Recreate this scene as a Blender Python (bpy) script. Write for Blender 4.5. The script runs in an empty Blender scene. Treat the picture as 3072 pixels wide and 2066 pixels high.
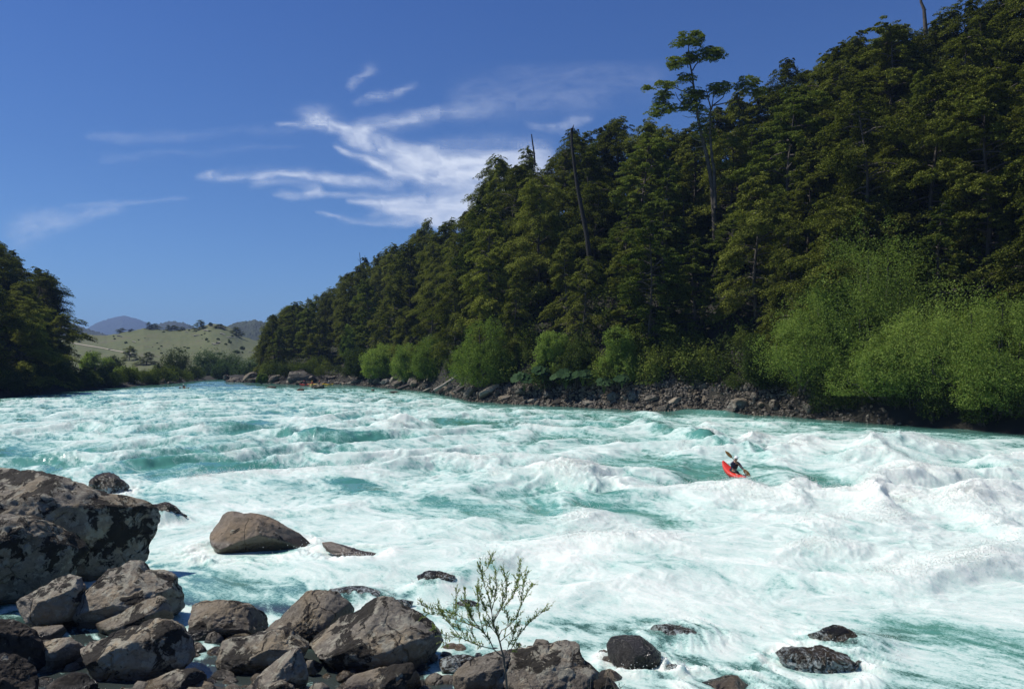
HAZE = True
import bpy, bmesh, math, random
import numpy as np
from mathutils import Vector
rng = np.random.default_rng(7)
random.seed(7)
R = math.radians
col = bpy.context.scene.collection
scene = bpy.context.scene

# ------------------------------------------------------------------ camera
F = 1024 * 28.0 / 36.0
HZ = 369.0
CAMZ = 5.5
TH = math.atan((HZ - 344.0) / F)
cd = bpy.data.cameras.new("camera"); cam = bpy.data.objects.new("camera", cd); col.objects.link(cam)
cam.location = (0, 0, CAMZ); cam.rotation_euler = (R(90) + TH, 0, 0)
cd.lens = 28; cd.sensor_width = 36; cd.clip_start = 0.1; cd.clip_end = 200000
scene.camera = cam

def ray(px, py):
    """direction through a photo point, scaled so that y = 1"""
    px = np.asarray(px, float); py = np.asarray(py, float)
    a = px - 512; b = 344 - py
    dy = F * math.cos(TH) - b * math.sin(TH)
    dz = F * math.sin(TH) + b * math.cos(TH)
    return a / dy, dz / dy
def at(px, py, Y):
    kx, kz = ray(px, py)
    return np.array([kx * Y, Y, CAMZ + kz * Y])
def zw(Y):
    """mean level of the river: the rapid drops towards us"""
    return 0.012 * np.clip(np.asarray(Y, float) - 32, 0, 180)
def Yw(py):
    kz = ray(512, py)[1]
    Y = 20.0
    for _ in range(200):
        Y = 0.7 * Y + 0.3 * min((CAMZ - float(zw(Y))) / max(-kz, 1e-4), 900)
    return float(Y)
def P(px, py):
    Y = Yw(py); kx, _ = ray(px, py)
    return np.array([float(kx) * Y, Y])

# ------------------------------------------------------------------ noise
_pt = np.random.default_rng(3)
PERM = _pt.permutation(256); PERM = np.concatenate([PERM, PERM, PERM])
_g = _pt.uniform(0, 2 * np.pi, 256); G2 = np.stack([np.cos(_g), np.sin(_g)], 1)
_g3 = _pt.normal(size=(256, 3)); G3 = _g3 / np.linalg.norm(_g3, axis=1)[:, None]
def n2(x, y, seed=0):
    x = np.asarray(x, float) + seed * 17.31; y = np.asarray(y, float) + seed * 5.77
    xi = np.floor(x).astype(int); yi = np.floor(y).astype(int)
    xf = x - xi; yf = y - yi
    u = xf * xf * xf * (xf * (xf * 6 - 15) + 10); v = yf * yf * yf * (yf * (yf * 6 - 15) + 10)
    def c(dx, dy):
        h = PERM[PERM[(xi + dx) & 255] + ((yi + dy) & 255)]
        return G2[h, 0] * (xf - dx) + G2[h, 1] * (yf - dy)
    a = c(0, 0); b = c(1, 0); d = c(0, 1); e = c(1, 1)
    return 1.5 * ((a + u * (b - a)) * (1 - v) + (d + u * (e - d)) * v)
def n3(p, seed=0):
    q = p + seed * np.array([11.3, 7.7, 3.1])
    i = np.floor(q).astype(int); f = q - i
    w = f * f * f * (f * (f * 6 - 15) + 10)
    out = 0
    for dx in (0, 1):
        for dy in (0, 1):
            for dz in (0, 1):
                h = PERM[PERM[PERM[(i[:, 0] + dx) & 255] + ((i[:, 1] + dy) & 255)] + ((i[:, 2] + dz) & 255)]
                g = G3[h]
                d = g[:, 0] * (f[:, 0] - dx) + g[:, 1] * (f[:, 1] - dy) + g[:, 2] * (f[:, 2] - dz)
                out = out + d * (w[:, 0] if dx else 1 - w[:, 0]) * (w[:, 1] if dy else 1 - w[:, 1]) * (w[:, 2] if dz else 1 - w[:, 2])
    return 1.5 * out
def f2(x, y, o=4, seed=0, g=0.5):
    s = 0; a = 1.0; t = 0
    for k in range(o):
        s = s + a * n2(x * 2 ** k, y * 2 ** k, seed + k * 3); t += a; a *= g
    return s / t * 1.3
def f3(p, o=4, seed=0, g=0.5):
    s = 0; a = 1.0; t = 0
    for k in range(o):
        s = s + a * n3(p * 2 ** k, seed + k * 3); t += a; a *= g
    return s / t * 1.3
def ridge(x, y, o=3, seed=0):
    s = 0; a = 1.0; t = 0
    for k in range(o):
        s = s + a * (1 - np.abs(n2(x * 2 ** k, y * 2 ** k, seed + 5 * k)) * 2); t += a; a *= .5
    return s / t
def sst(a, b, x):
    t = np.clip((x - a) / (b - a), 0, 1); return t * t * (3 - 2 * t)

# ------------------------------------------------------------------ objects
def mesh(name, v, f, mat=None, parent=None, smooth=True, attrs=None):
    me = bpy.data.meshes.new(name)
    v = np.ascontiguousarray(v, np.float32)
    if isinstance(f, np.ndarray):
        k = f.shape[1]; n = len(f)
        me.vertices.add(len(v)); me.vertices.foreach_set("co", v.ravel())
        me.loops.add(n * k); me.loops.foreach_set("vertex_index", np.ascontiguousarray(f, np.int32).ravel())
        me.polygons.add(n); me.polygons.foreach_set("loop_start", np.arange(0, n * k, k, dtype=np.int32))
        me.polygons.foreach_set("loop_total", np.full(n, k, np.int32))
        me.update(calc_edges=True)
    else:
        me.from_pydata(v.tolist(), [], f); me.update()
    me.polygons.foreach_set("use_smooth", np.full(len(me.polygons), smooth))
    for k, a in (attrs or {}).items():
        at_ = me.attributes.new(k, 'FLOAT', 'POINT'); at_.data.foreach_set("value", np.ascontiguousarray(a, np.float32))
    if mat: me.materials.append(mat)
    o = bpy.data.objects.new(name, me); col.objects.link(o)
    if parent: o.parent = parent
    return o
def tag(o, label=None, cat=None, group=None, kind=None):
    if label: o['label'] = label
    if cat: o['category'] = cat
    if group: o['group'] = group
    if kind: o['kind'] = kind
    return o
def empty(name, loc=(0, 0, 0), rz=0):
    o = bpy.data.objects.new(name, None); col.objects.link(o)
    o.location = loc; o.rotation_euler = (0, 0, rz); o.empty_display_size = .3
    return o
def copy_tree(o, parent=None):
    c = o.copy(); col.objects.link(c)
    if parent: c.parent = parent
    for ch in list(o.children): copy_tree(ch, c)
    return c
def grid_faces(nr, nc):
    i = np.arange(nr * nc).reshape(nr, nc)
    return np.stack([i[:-1, :-1], i[:-1, 1:], i[1:, 1:], i[1:, :-1]], -1).reshape(-1, 4)
def tube(pts, rad, n=7):
    """verts, faces of a tapered tube along pts"""
    pts = np.asarray(pts, float); rad = np.asarray(rad, float)
    V = []; Fc = []
    for i, p in enumerate(pts):
        d = pts[min(i + 1, len(pts) - 1)] - pts[max(i - 1, 0)]
        d = d / (np.linalg.norm(d) + 1e-9)
        a = np.cross(d, [0.3, 0.9, 0.2]); a /= np.linalg.norm(a); b = np.cross(d, a)
        for k in range(n):
            t = 2 * math.pi * k / n
            V.append(p + rad[i] * (math.cos(t) * a + math.sin(t) * b))
    for i in range(len(pts) - 1):
        for k in range(n):
            Fc.append((i * n + k, i * n + (k + 1) % n, (i + 1) * n + (k + 1) % n, (i + 1) * n + k))
    return np.array(V), np.array(Fc)
def join(parts):
    V = []; Fc = []; o = 0
    for v, f in parts:
        V.append(v); Fc.append(f + o); o += len(v)
    return np.concatenate(V), np.concatenate(Fc)

# ------------------------------------------------------------------ materials
def nm(name):
    m = bpy.data.materials.new(name); m.use_nodes = True
    nt = m.node_tree; nt.nodes.clear()
    out = nt.nodes.new('ShaderNodeOutputMaterial')
    return m, nt, out
class NT:
    def __init__(s, nt): s.nt = nt
    def n(s, t, **k):
        x = s.nt.nodes.new(t)
        for a, b in k.items():
            if a.startswith('i_'):
                a = a[2:]
                a = int(a) if a.isdigit() else a.replace('_', ' ')
                if hasattr(b, 'links') or isinstance(b, bpy.types.NodeSocket): s.nt.links.new(b, x.inputs[a])
                else: x.inputs[a].default_value = b
            else: setattr(x, a, b)
        return x
    def math(s, op, a, b=0.0, clamp=False):
        x = s.nt.nodes.new('ShaderNodeMath'); x.operation = op; x.use_clamp = clamp
        for i, v in enumerate((a, b)):
            if isinstance(v, bpy.types.NodeSocket): s.nt.links.new(v, x.inputs[i])
            else: x.inputs[i].default_value = v
        return x.outputs[0]
    def ramp(s, v, stops, interp='LINEAR'):
        x = s.nt.nodes.new('ShaderNodeValToRGB'); x.color_ramp.interpolation = interp
        s.nt.links.new(v, x.inputs[0])
        e = x.color_ramp.elements
        while len(e) < len(stops): e.new(0.5)
        for i, (p, c) in enumerate(stops):
            e[i].position = p; e[i].color = (*c, 1) if not isinstance(c, float) else (c, c, c, 1)
        return x.outputs[0]
    def mix(s, f, a, b, blend='MIX'):
        x = s.nt.nodes.new('ShaderNodeMix'); x.data_type = 'RGBA'; x.blend_type = blend
        for i, v in ((0, f), (6, a), (7, b)):
            if isinstance(v, bpy.types.NodeSocket): s.nt.links.new(v, x.inputs[i])
            elif i == 0: x.inputs[0].default_value = v
            else: x.inputs[i].default_value = (*v, 1)
        return x.outputs[2]
    def noise(s, vec, scale, detail=4, rough=.55, dist=0.0):
        x = s.n('ShaderNodeTexNoise'); x.inputs['Scale'].default_value = scale; x.inputs['Detail'].default_value = detail
        x.inputs['Roughness'].default_value = rough; x.inputs['Distortion'].default_value = dist
        if vec is not None: s.nt.links.new(vec, x.inputs['Vector'])
        return x.outputs['Fac']
    def link(s, a, b): s.nt.links.new(a, b)

def leaf_mat(name, c1, c2, trans=0.35, hue=0.35, gloss=0.0):
    m, nt, out = nm(name); N = NT(nt)
    geo = N.n('ShaderNodeNewGeometry'); oi = N.n('ShaderNodeObjectInfo')
    tc = N.n('ShaderNodeTexCoord')
    nz = N.noise(tc.outputs['Object'], 0.55, 3)
    at_ = N.n('ShaderNodeAttribute', attribute_name='v')
    a = N.math('ADD', N.math('MULTIPLY', at_.outputs['Fac'], .55), N.math('MULTIPLY', nz, .45))
    a = N.math('ADD', a, N.math('MULTIPLY', N.math('SUBTRACT', oi.outputs['Random'], .5), hue), True)
    c = N.ramp(a, [(0.2, c1), (0.8, c2)])
    d = N.n('ShaderNodeBsdfDiffuse'); N.link(c, d.inputs[0])
    t = N.n('ShaderNodeBsdfTranslucent'); N.link(N.mix(1.0, c, (1.0, 1.1, .6), 'MULTIPLY'), t.inputs[0])
    mx = N.n('ShaderNodeMixShader'); mx.inputs[0].default_value = trans
    N.link(d.outputs[0], mx.inputs[1]); N.link(t.outputs[0], mx.inputs[2])
    last = mx.outputs[0]
    if gloss:
        g = N.n('ShaderNodeBsdfGlossy'); g.inputs['Roughness'].default_value = .45; g.inputs[0].default_value = (1, 1, 1, 1)
        m2 = N.n('ShaderNodeMixShader'); m2.inputs[0].default_value = gloss
        N.link(last, m2.inputs[1]); N.link(g.outputs[0], m2.inputs[2]); last = m2.outputs[0]
    N.link(last, out.inputs[0])
    return m
M_beech = leaf_mat('beech_leaves', (.022, .032, .006), (.235, .252, .052), .25)
M_beech2 = leaf_mat('broad_leaves', (.035, .055, .010), (.23, .27, .060), .26)
M_willow = leaf_mat('willow_leaves', (.085, .13, .024), (.28, .36, .085), .38, .35)
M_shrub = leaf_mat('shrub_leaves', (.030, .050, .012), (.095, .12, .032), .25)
M_grey = leaf_mat('grey_willow_leaves', (.05, .09, .035), (.11, .16, .07), .3, .2)
M_big = leaf_mat('broad_rough_leaves', (.03, .06, .025), (.06, .10, .045), .3, .2, .0)
M_sap = leaf_mat('sapling_leaves', (.17, .23, .055), (.36, .42, .14), .5, 0, .02)

def simple(name, c, rough=.7, c2=None, scale=3, bump=0.0, metallic=0, coord='Object'):
    m, nt, out = nm(name); N = NT(nt)
    b = N.n('ShaderNodeBsdfPrincipled'); b.inputs['Roughness'].default_value = rough
    tc = N.n('ShaderNodeTexCoord')
    nz = N.noise(tc.outputs[coord], scale, 6, .6)
    c2 = c2 or tuple(x * .6 for x in c)
    N.link(N.ramp(nz, [(.3, c2), (.7, c)]), b.inputs['Base Color'])
    if bump:
        bp = N.n('ShaderNodeBump'); bp.inputs['Strength'].default_value = bump; bp.inputs['Distance'].default_value = .05
        N.link(nz, bp.inputs['Height']); N.link(bp.outputs[0], b.inputs['Normal'])
    N.link(b.outputs[0], out.inputs[0])
    return m
M_bark = simple('bark', (.09, .075, .06), .9, (.035, .028, .022), 2.5, .5)
M_palebark = simple('pale_bark', (.13, .11, .085), .9, (.04, .033, .026), 1.2, .4)
M_deadwood = simple('charred_wood', (.014, .011, .010), .9, (.006, .005, .005), 2)
M_stem = simple('sapling_bark', (.24, .19, .12), .8, (.12, .09, .06), 6)
M_log = simple('bleached_wood', (.33, .30, .25), .85, (.18, .155, .125), 2)
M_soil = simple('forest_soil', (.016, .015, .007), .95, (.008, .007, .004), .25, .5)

def rock_mat(name, base, base2, lichen=(.018, .015, .012), pale=(.34, .32, .25), lich=.5, wet=0.0, wl=0.18, palefac=.5, bump=1.0, sc=1.0, froth=0.0):
    """weathered river stone: mottled grey-brown, black lichen crust, pale spots; dark and wet up to wl above its foot (attribute h)"""
    m, nt, out = nm(name); N = NT(nt)
    tc = N.n('ShaderNodeTexCoord'); oi = N.n('ShaderNodeObjectInfo')
    off = N.n('ShaderNodeVectorMath', operation='ADD')
    N.link(tc.outputs['Object'], off.inputs[0])
    cmb = N.n('ShaderNodeCombineXYZ'); N.link(N.math('MULTIPLY', oi.outputs['Random'], 37.0), cmb.inputs[0]); N.link(cmb.outputs[0], off.inputs[1])
    v = off.outputs[0]
    n1 = N.noise(v, 1.6 * sc, 8, .6); nf = N.noise(v, 14 * sc, 6, .7); nl = N.noise(v, 3.2 * sc, 9, .72, .6); npl = N.noise(v, 5.0 * sc, 8, .7, .4)
    nb = N.noise(v, 1.1 * sc, 2)
    c = N.ramp(N.math('ADD', N.math('MULTIPLY', n1, .6), N.math('MULTIPLY', nf, .4)), [(.35, base2), (.62, base)])
    c = N.mix(N.ramp(N.noise(v, 8.5 * sc, 5, .75, .5), [(.55, 0.0), (.63, .6)]), c, tuple(np.array(base2) * .35))
    wv = N.n('ShaderNodeVectorMath', operation='ADD'); wn_ = N.n('ShaderNodeTexNoise'); wn_.inputs['Scale'].default_value = 1.3 * sc; wn_.inputs['Detail'].default_value = 5; N.link(v, wn_.inputs['Vector'])
    ws = N.n('ShaderNodeVectorMath', operation='SCALE'); ws.inputs['Scale'].default_value = .9 / sc; N.link(wn_.outputs['Color'], ws.inputs[0]); N.link(v, wv.inputs[0]); N.link(ws.outputs[0], wv.inputs[1])
    vo = N.n('ShaderNodeTexVoronoi', feature='DISTANCE_TO_EDGE'); vo.inputs['Scale'].default_value = .75 * sc; N.link(wv.outputs[0], vo.inputs['Vector'])
    crk = N.math('MULTIPLY', N.ramp(vo.outputs['Distance'], [(.0, 1.0), (.022, 0.0)]), N.ramp(N.noise(v, .8 * sc, 2), [(.48, 0.0), (.56, 1.0)]))
    c = N.mix(N.math('MULTIPLY', crk, .75), c, tuple(np.array(base2) * .3))
    wrm = N.ramp(N.noise(v, .9 * sc, 4), [(.45, 0.0), (.65, .55)])
    c = N.mix(wrm, c, tuple(np.array(base) * np.array([1.15, 1.0, .75])))
    pf = N.ramp(N.math('ADD', npl, N.math('MULTIPLY', N.math('SUBTRACT', nb, .5), .5)), [(.61 - .1 * palefac, 0.0), (.65 - .1 * palefac, .85)])
    c = N.mix(pf, c, pale)
    geo = N.n('ShaderNodeNewGeometry'); sep = N.n('ShaderNodeSeparateXYZ'); N.link(geo.outputs['Normal'], sep.inputs[0])
    lf = N.math('ADD', N.math('ADD', nl, N.math('MULTIPLY', N.math('SUBTRACT', nb, .5), .9)), N.math('MULTIPLY', sep.outputs['Z'], .05))
    t0 = .635 - .15 * lich
    lfr = N.ramp(lf, [(t0, 0.0), (t0 + .035, .95)])
    c = N.mix(lfr, c, lichen)
    ah = N.n('ShaderNodeAttribute', attribute_name='h')
    wf = N.math('SUBTRACT', 1.0, N.math('MULTIPLY', N.math('SUBTRACT', N.math('ADD', ah.outputs['Fac'], N.math('MULTIPLY', N.math('SUBTRACT', n1, .5), .25)), wl), 9.0), True)
    wf = N.math('MAXIMUM', N.math('MAXIMUM', wf, wet), 0.0, True)
    cw = N.mix(1.0, c, (.46, .41, .34), 'MULTIPLY')
    c = N.mix(wf, c, cw)
    if froth:
        fr = N.math('SUBTRACT', N.math('ADD', N.noise(v, 6, 7, .75, 1.2), N.math('MULTIPLY', N.math('SUBTRACT', .35, ah.outputs['Fac']), .35)), .53)
        c = N.mix(N.ramp(N.math('MULTIPLY', fr, 9.0, True), [(0, 0.0), (1, froth)]), c, (.60, .66, .64))
    b = N.n('ShaderNodeBsdfPrincipled'); N.link(c, b.inputs['Base Color'])
    N.link(N.ramp(wf, [(0, .85), (1, .22)]), b.inputs['Roughness'])
    N.link(N.ramp(wf, [(0, .25), (1, .6)]), b.inputs['Specular IOR Level'])
    hgt = N.math('ADD', N.math('ADD', N.math('MULTIPLY', nf, .35), N.math('MULTIPLY', nl, .5)), N.math('MULTIPLY', N.noise(v, 45 * sc, 3, .7), .12))
    hgt = N.math('ADD', hgt, N.math('MULTIPLY', lfr, .10))
    hgt = N.math('SUBTRACT', hgt, N.math('MULTIPLY', crk, .35))
    bp = N.n('ShaderNodeBump'); bp.inputs['Strength'].default_value = 1.0 * bump; bp.inputs['Distance'].default_value = .16 / sc
    N.link(hgt, bp.inputs['Height']); N.link(bp.outputs[0], b.inputs['Normal'])
    N.link(b.outputs[0], out.inputs[0])
    return m
M_rockL = rock_mat('lichen_rock', (.30, .268, .215), (.092, .081, .066), lich=.6, palefac=1.0)
M_rockG = rock_mat('grey_rock', (.33, .29, .23), (.12, .102, .08), lich=.34, palefac=1.1)
M_rockB = rock_mat('brown_rock', (.25, .222, .18), (.10, .087, .07), lich=.30, palefac=.3)
M_rockR = rock_mat('river_rock', (.20, .165, .13), (.13, .108, .085), lich=-.6, palefac=-.6, bump=.55, wl=.30)
M_rockW = rock_mat('wet_rock', (.15, .12, .08), (.04, .032, .022), lich=.1, palefac=-.2, wet=1.0, bump=1.6, froth=.85)
M_rockK = rock_mat('black_wet_rock', (.035, .027, .017), (.012, .010, .007), lich=.1, palefac=-.9, wet=1.0, bump=.8)
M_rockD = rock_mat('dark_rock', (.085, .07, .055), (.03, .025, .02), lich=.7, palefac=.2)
M_rockP = rock_mat('pale_stone', (.36, .32, .24), (.2, .17, .13), lich=.0, palefac=.6)
M_shoreA = rock_mat('shore_stone', (.20, .178, .145), (.085, .075, .062), lich=.25, palefac=.35, sc=.45, wl=.12)
M_shoreB = rock_mat('shore_stone_pale', (.34, .305, .25), (.16, .14, .115), lich=.1, palefac=.5, sc=.45, wl=.12)
# ------------------------------------------------------------------ light, sky
SUN = Vector((-0.56, 0.09, 0.82)).normalized()
ld = bpy.data.lights.new("sun", 'SUN'); ld.energy = 5.0; ld.angle = R(.53); ld.color = (1, .955, .88)
sun = bpy.data.objects.new("sun", ld); col.objects.link(sun)
sun.rotation_euler = (-SUN).to_track_quat('-Z', 'Y').to_euler()
w = bpy.data.worlds.new("World"); scene.world = w; w.use_nodes = True
wn = w.node_tree; wn.nodes.clear(); W = NT(wn)
sky = W.n('ShaderNodeTexSky'); sky.sky_type = 'NISHITA'; sky.sun_disc = False
sky.sun_elevation = math.asin(SUN.z); sky.sun_rotation = math.atan2(SUN.x, SUN.y) % (2 * math.pi)
sky.air_density = 1.0; sky.dust_density = 0.3; sky.ozone_density = 4.0; sky.altitude = 0
bg = W.n('ShaderNodeBackground'); bg.inputs[1].default_value = 0.077
wo = W.n('ShaderNodeOutputWorld'); tcw = W.n('ShaderNodeTexCoord'); spw = W.n('ShaderNodeSeparateXYZ'); W.link(tcw.outputs['Generated'], spw.inputs[0])
W.link(W.mix(1.0, sky.outputs[0], W.ramp(spw.outputs[2], [(0.0, (.62, .92, 1.22)), (.10, (.56, .83, 1.18)), (.24, (.47, .72, 1.10)), (.45, (.40, .635, 1.10))]), 'MULTIPLY'), bg.inputs[0]); W.link(bg.outputs[0], wo.inputs[0])
vs = scene.view_settings; scene.display_settings.display_device = 'sRGB'
vs.view_transform = 'Standard'; vs.look = 'None'; vs.exposure = 0.1; vs.gamma = 1; vs.use_curve_mapping = False
scene.cycles.max_bounces = 6; scene.cycles.diffuse_bounces = 3; scene.cycles.glossy_bounces = 2; scene.cycles.transmission_bounces = 3
scene.cycles.transparent_max_bounces = 8; scene.cycles.volume_bounces = 0

# ------------------------------------------------------------------ clouds: thin sheets of ice cloud six kilometres up
def cloud(name, label, x0, x1, y0, y1, strokes, seed, amp=1.0, thr=.0):
    cs = np.arange(x0, x1 + .1, 1.6); rs = np.arange(y0, y1 + .1, 1.1)
    px, py = np.meshgrid(cs, rs)
    kx, kz = ray(px, py)
    Y = (6000 - CAMZ) / kz
    v = np.stack([kx * Y, Y, np.full_like(Y, 6000.0)], -1).reshape(-1, 3)
    wxp = px + 9 * f2(px / 40, py / 18, 4, seed) ; wyp = py + 6 * f2(px / 55, py / 22, 4, seed + 9)
    d = np.zeros_like(px)
    for pts, wd, den in strokes:
        pts = np.array(pts, float)
        best = np.full_like(px, 1e9); ang = np.zeros_like(px); tt = np.zeros_like(px); acc = 0; L = np.linalg.norm(np.diff(pts, axis=0), axis=1); T = L.sum()
        for a, b, l in zip(pts[:-1], pts[1:], L):
            e = (b - a) / l
            s = np.clip((wxp - a[0]) * e[0] + (wyp - a[1]) * e[1], 0, l)
            dd = np.hypot(wxp - a[0] - s * e[0], wyp - a[1] - s * e[1])
            mk = dd < best
            best = np.where(mk, dd, best); ang = np.where(mk, math.atan2(e[1], e[0]), ang); tt = np.where(mk, (acc + s) / T, tt); acc += l
        w0, w1 = wd if isinstance(wd, tuple) else (wd, wd)
        ww = w0 + (w1 - w0) * tt
        g = np.exp(-(best / ww) ** 2 * .95) * (np.minimum(1, 6 * np.minimum(tt + .1, 1.1 - tt)))
        u = wxp * np.cos(ang) + wyp * np.sin(ang); q = -wxp * np.sin(ang) + wyp * np.cos(ang)
        fib = .66 + .36 * f2(u / 46, q / 8, 5, seed + 3) + .5 * f2(u / 20, q / 10, 6, seed + 21)
        d = 1 - (1 - d) * (1 - np.clip(g * den * np.clip(fib, 0, 1.3) * .88, 0, .95))
    ex = np.minimum(np.minimum(px - x0, x1 - px) / 25, np.minimum(py - y0, y1 - py) / 10)
    d = d * np.clip(ex, 0, 1) * amp
    o = mesh(name, v, grid_faces(*px.shape), M_cloud, attrs={'d': np.clip(d, 0, 1).ravel()})
    tag(o, label, 'cloud', 'wisps of high cloud in the blue sky')
    return o
M_cloud, nt, out = nm('ice_cloud'); N = NT(nt)
ad = N.n('ShaderNodeAttribute', attribute_name='d')
tr = N.n('ShaderNodeBsdfTransparent'); df = N.n('ShaderNodeBsdfDiffuse'); df.inputs[0].default_value = (.86, .92, .95, 1)
tl = N.n('ShaderNodeBsdfTranslucent'); tl.inputs[0].default_value = (.75, .81, .86, 1)
ms = N.n('ShaderNodeMixShader'); ms.inputs[0].default_value = .72; N.link(df.outputs[0], ms.inputs[1]); N.link(tl.outputs[0], ms.inputs[2])
mm = N.n('ShaderNodeMixShader'); N.link(ad.outputs['Fac'], mm.inputs[0]); N.link(tr.outputs[0], mm.inputs[1]); N.link(ms.outputs[0], mm.inputs[2])
N.link(mm.outputs[0], out.inputs[0])
cloud('cloud', 'broad fan of white cirrus ending against the trees of the right hillside', 185, 560, 100, 248, [
    ([(310, 114), (330, 120), (352, 132), (370, 128)], (9, 5), 1.0), ([(280, 126), (322, 122)], (2, 4), .5),
    ([(350, 128), (400, 120), (450, 110), (500, 103)], (5, 9), .55),
    ([(345, 134), (380, 145), (420, 163), (460, 170), (560, 172)], (6, 24), .95),
    ([(385, 140), (420, 150), (440, 160)], (3, 4), .5),
    ([(336, 147), (362, 158), (395, 172), (440, 177), (560, 176)], (3, 18), .95),
    ([(195, 178), (215, 176), (262, 176)], (2, 5), .6), ([(262, 176), (300, 174), (345, 180), (400, 184)], (6, 3), .8),
    ([(250, 184), (320, 186)], (4, 3), .3), ([(275, 196), (330, 193), (400, 193)], (2, 4), .35), ([(308, 193), (322, 190)], (4, 4), .7),
    ([(352, 200), (380, 204), (430, 203), (560, 202)], (3, 24), .97), ([(390, 212), (440, 220), (560, 214)], (4, 12), .8),
    ([(318, 215), (340, 220), (400, 223), (440, 221)], (2, 4), .45), ([(400, 158), (440, 161), (560, 160)], (7, 15), .95), ([(378, 208), (430, 211), (560, 208)], (7, 16), .95), ([(440, 145), (500, 140)], (5, 8), .25)], 5)
cloud('cloud', 'faint streak of cloud low in the left of the sky', 0, 215, 190, 262, [
    ([(-5, 240), (40, 230), (90, 214), (120, 208)], (12, 4), .30), ([(70, 206), (120, 203), (185, 199)], (3, 2), .25), ([(-5, 225), (60, 215)], (9, 6), .25)], 31)
cloud('cloud', 'long faint veil of cloud running left of the white cirrus fan', 60, 330, 118, 172, [
    ([(90, 138), (180, 136), (250, 131), (300, 126)], (4, 4), .13), ([(100, 158), (230, 150), (300, 146)], (4, 3), .08)], 33)
cloud('cloud', 'small slanting wisp of cloud, higher of the two above the cirrus fan', 325, 395, 58, 100, [
    ([(372, 68), (362, 76), (348, 88)], (5, 3), .36)], 41)
cloud('cloud', 'thin slanting wisp of cloud just above the bright head of the cirrus fan', 345, 430, 76, 116, [
    ([(356, 107), (372, 98), (390, 93), (412, 84)], (3.5, 3), .42)], 43)
cloud('cloud', 'hazy veil of cloud left of the tall lone tree', 440, 680, 58, 150, [
    ([(450, 100), (520, 85), (600, 72), (670, 78)], (16, 22), .11), ([(530, 124), (552, 128), (568, 128)], (4, 6), .4), ([(570, 122), (588, 118)], (5, 5), .33),
    ([(450, 108), (520, 104), (600, 98)], (10, 10), .15)], 47)

# ------------------------------------------------------------------ shore lines and skylines
ip = lambda x, pts: np.interp(x, [p[0] for p in pts], [p[1] for p in pts])
RSH = [(225, 381.5), (262, 382.5), (300, 384.5), (340, 384.0), (380, 387), (425, 391), (470, 401), (520, 404), (560, 406), (600, 408), (640, 410), (670, 411), (700, 411), (740, 414), (790, 416), (830, 420), (900, 425), (960, 429), (1024, 434), (1200, 450), (1500, 480)]
RSKY = [(225, 372), (258, 368), (266, 325), (272, 311), (285, 303), (300, 296), (315, 291), (330, 281), (345, 268), (358, 259), (372, 257), (383, 243), (400, 237), (425, 224), (450, 220), (460, 207), (482, 192), (493, 172), (495, 153), (512, 150), (530, 144), (550, 150), (565, 138), (580, 125), (600, 118), (618, 110), (632, 120), (648, 118), (665, 120), (690, 120), (720, 102), (745, 86), (765, 84), (778, 66), (795, 46), (806, 52), (820, 50), (838, 36), (858, 22), (872, 28), (890, 16), (905, 13), (920, 20), (940, 8), (960, 2), (980, -6), (1024, -20), (1200, -80), (1500, -190)]
LSH = [(-400, 425), (-150, 404), (0, 396.5), (40, 393), (75, 390.5), (120, 387), (150, 384.5), (180, 382.5), (200, 380), (225, 378.6)]
LSKY = [(-400, 150), (-150, 200), (-40, 228), (0, 243), (20, 258), (36, 268), (50, 277), (55, 293), (64, 305), (68, 322), (74, 340), (80, 352), (92, 362), (120, 372), (160, 377), (225, 377)]
def shoreY(pts):
    xs = np.array([p[0] for p in pts], float); ys = np.array([Yw(p[1]) for p in pts])
    return lambda px: np.interp(px, xs, ys)
RD = shoreY(RSH); LD = shoreY(LSH)
# ------------------------------------------------------------------ river
fx, fy = 0.62, -0.785; nx, ny = 0.785, 0.62
def seg_blob(x, y, a, b, wdt):
    a = np.array(a); b = np.array(b); e = b - a; l = np.linalg.norm(e) + 1e-6; e = e / l
    s = np.clip((x - a[0]) * e[0] + (y - a[1]) * e[1], 0, l)
    return np.exp(-((x - a[0] - s * e[0]) ** 2 + (y - a[1] - s * e[1]) ** 2) / wdt ** 2)
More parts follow.
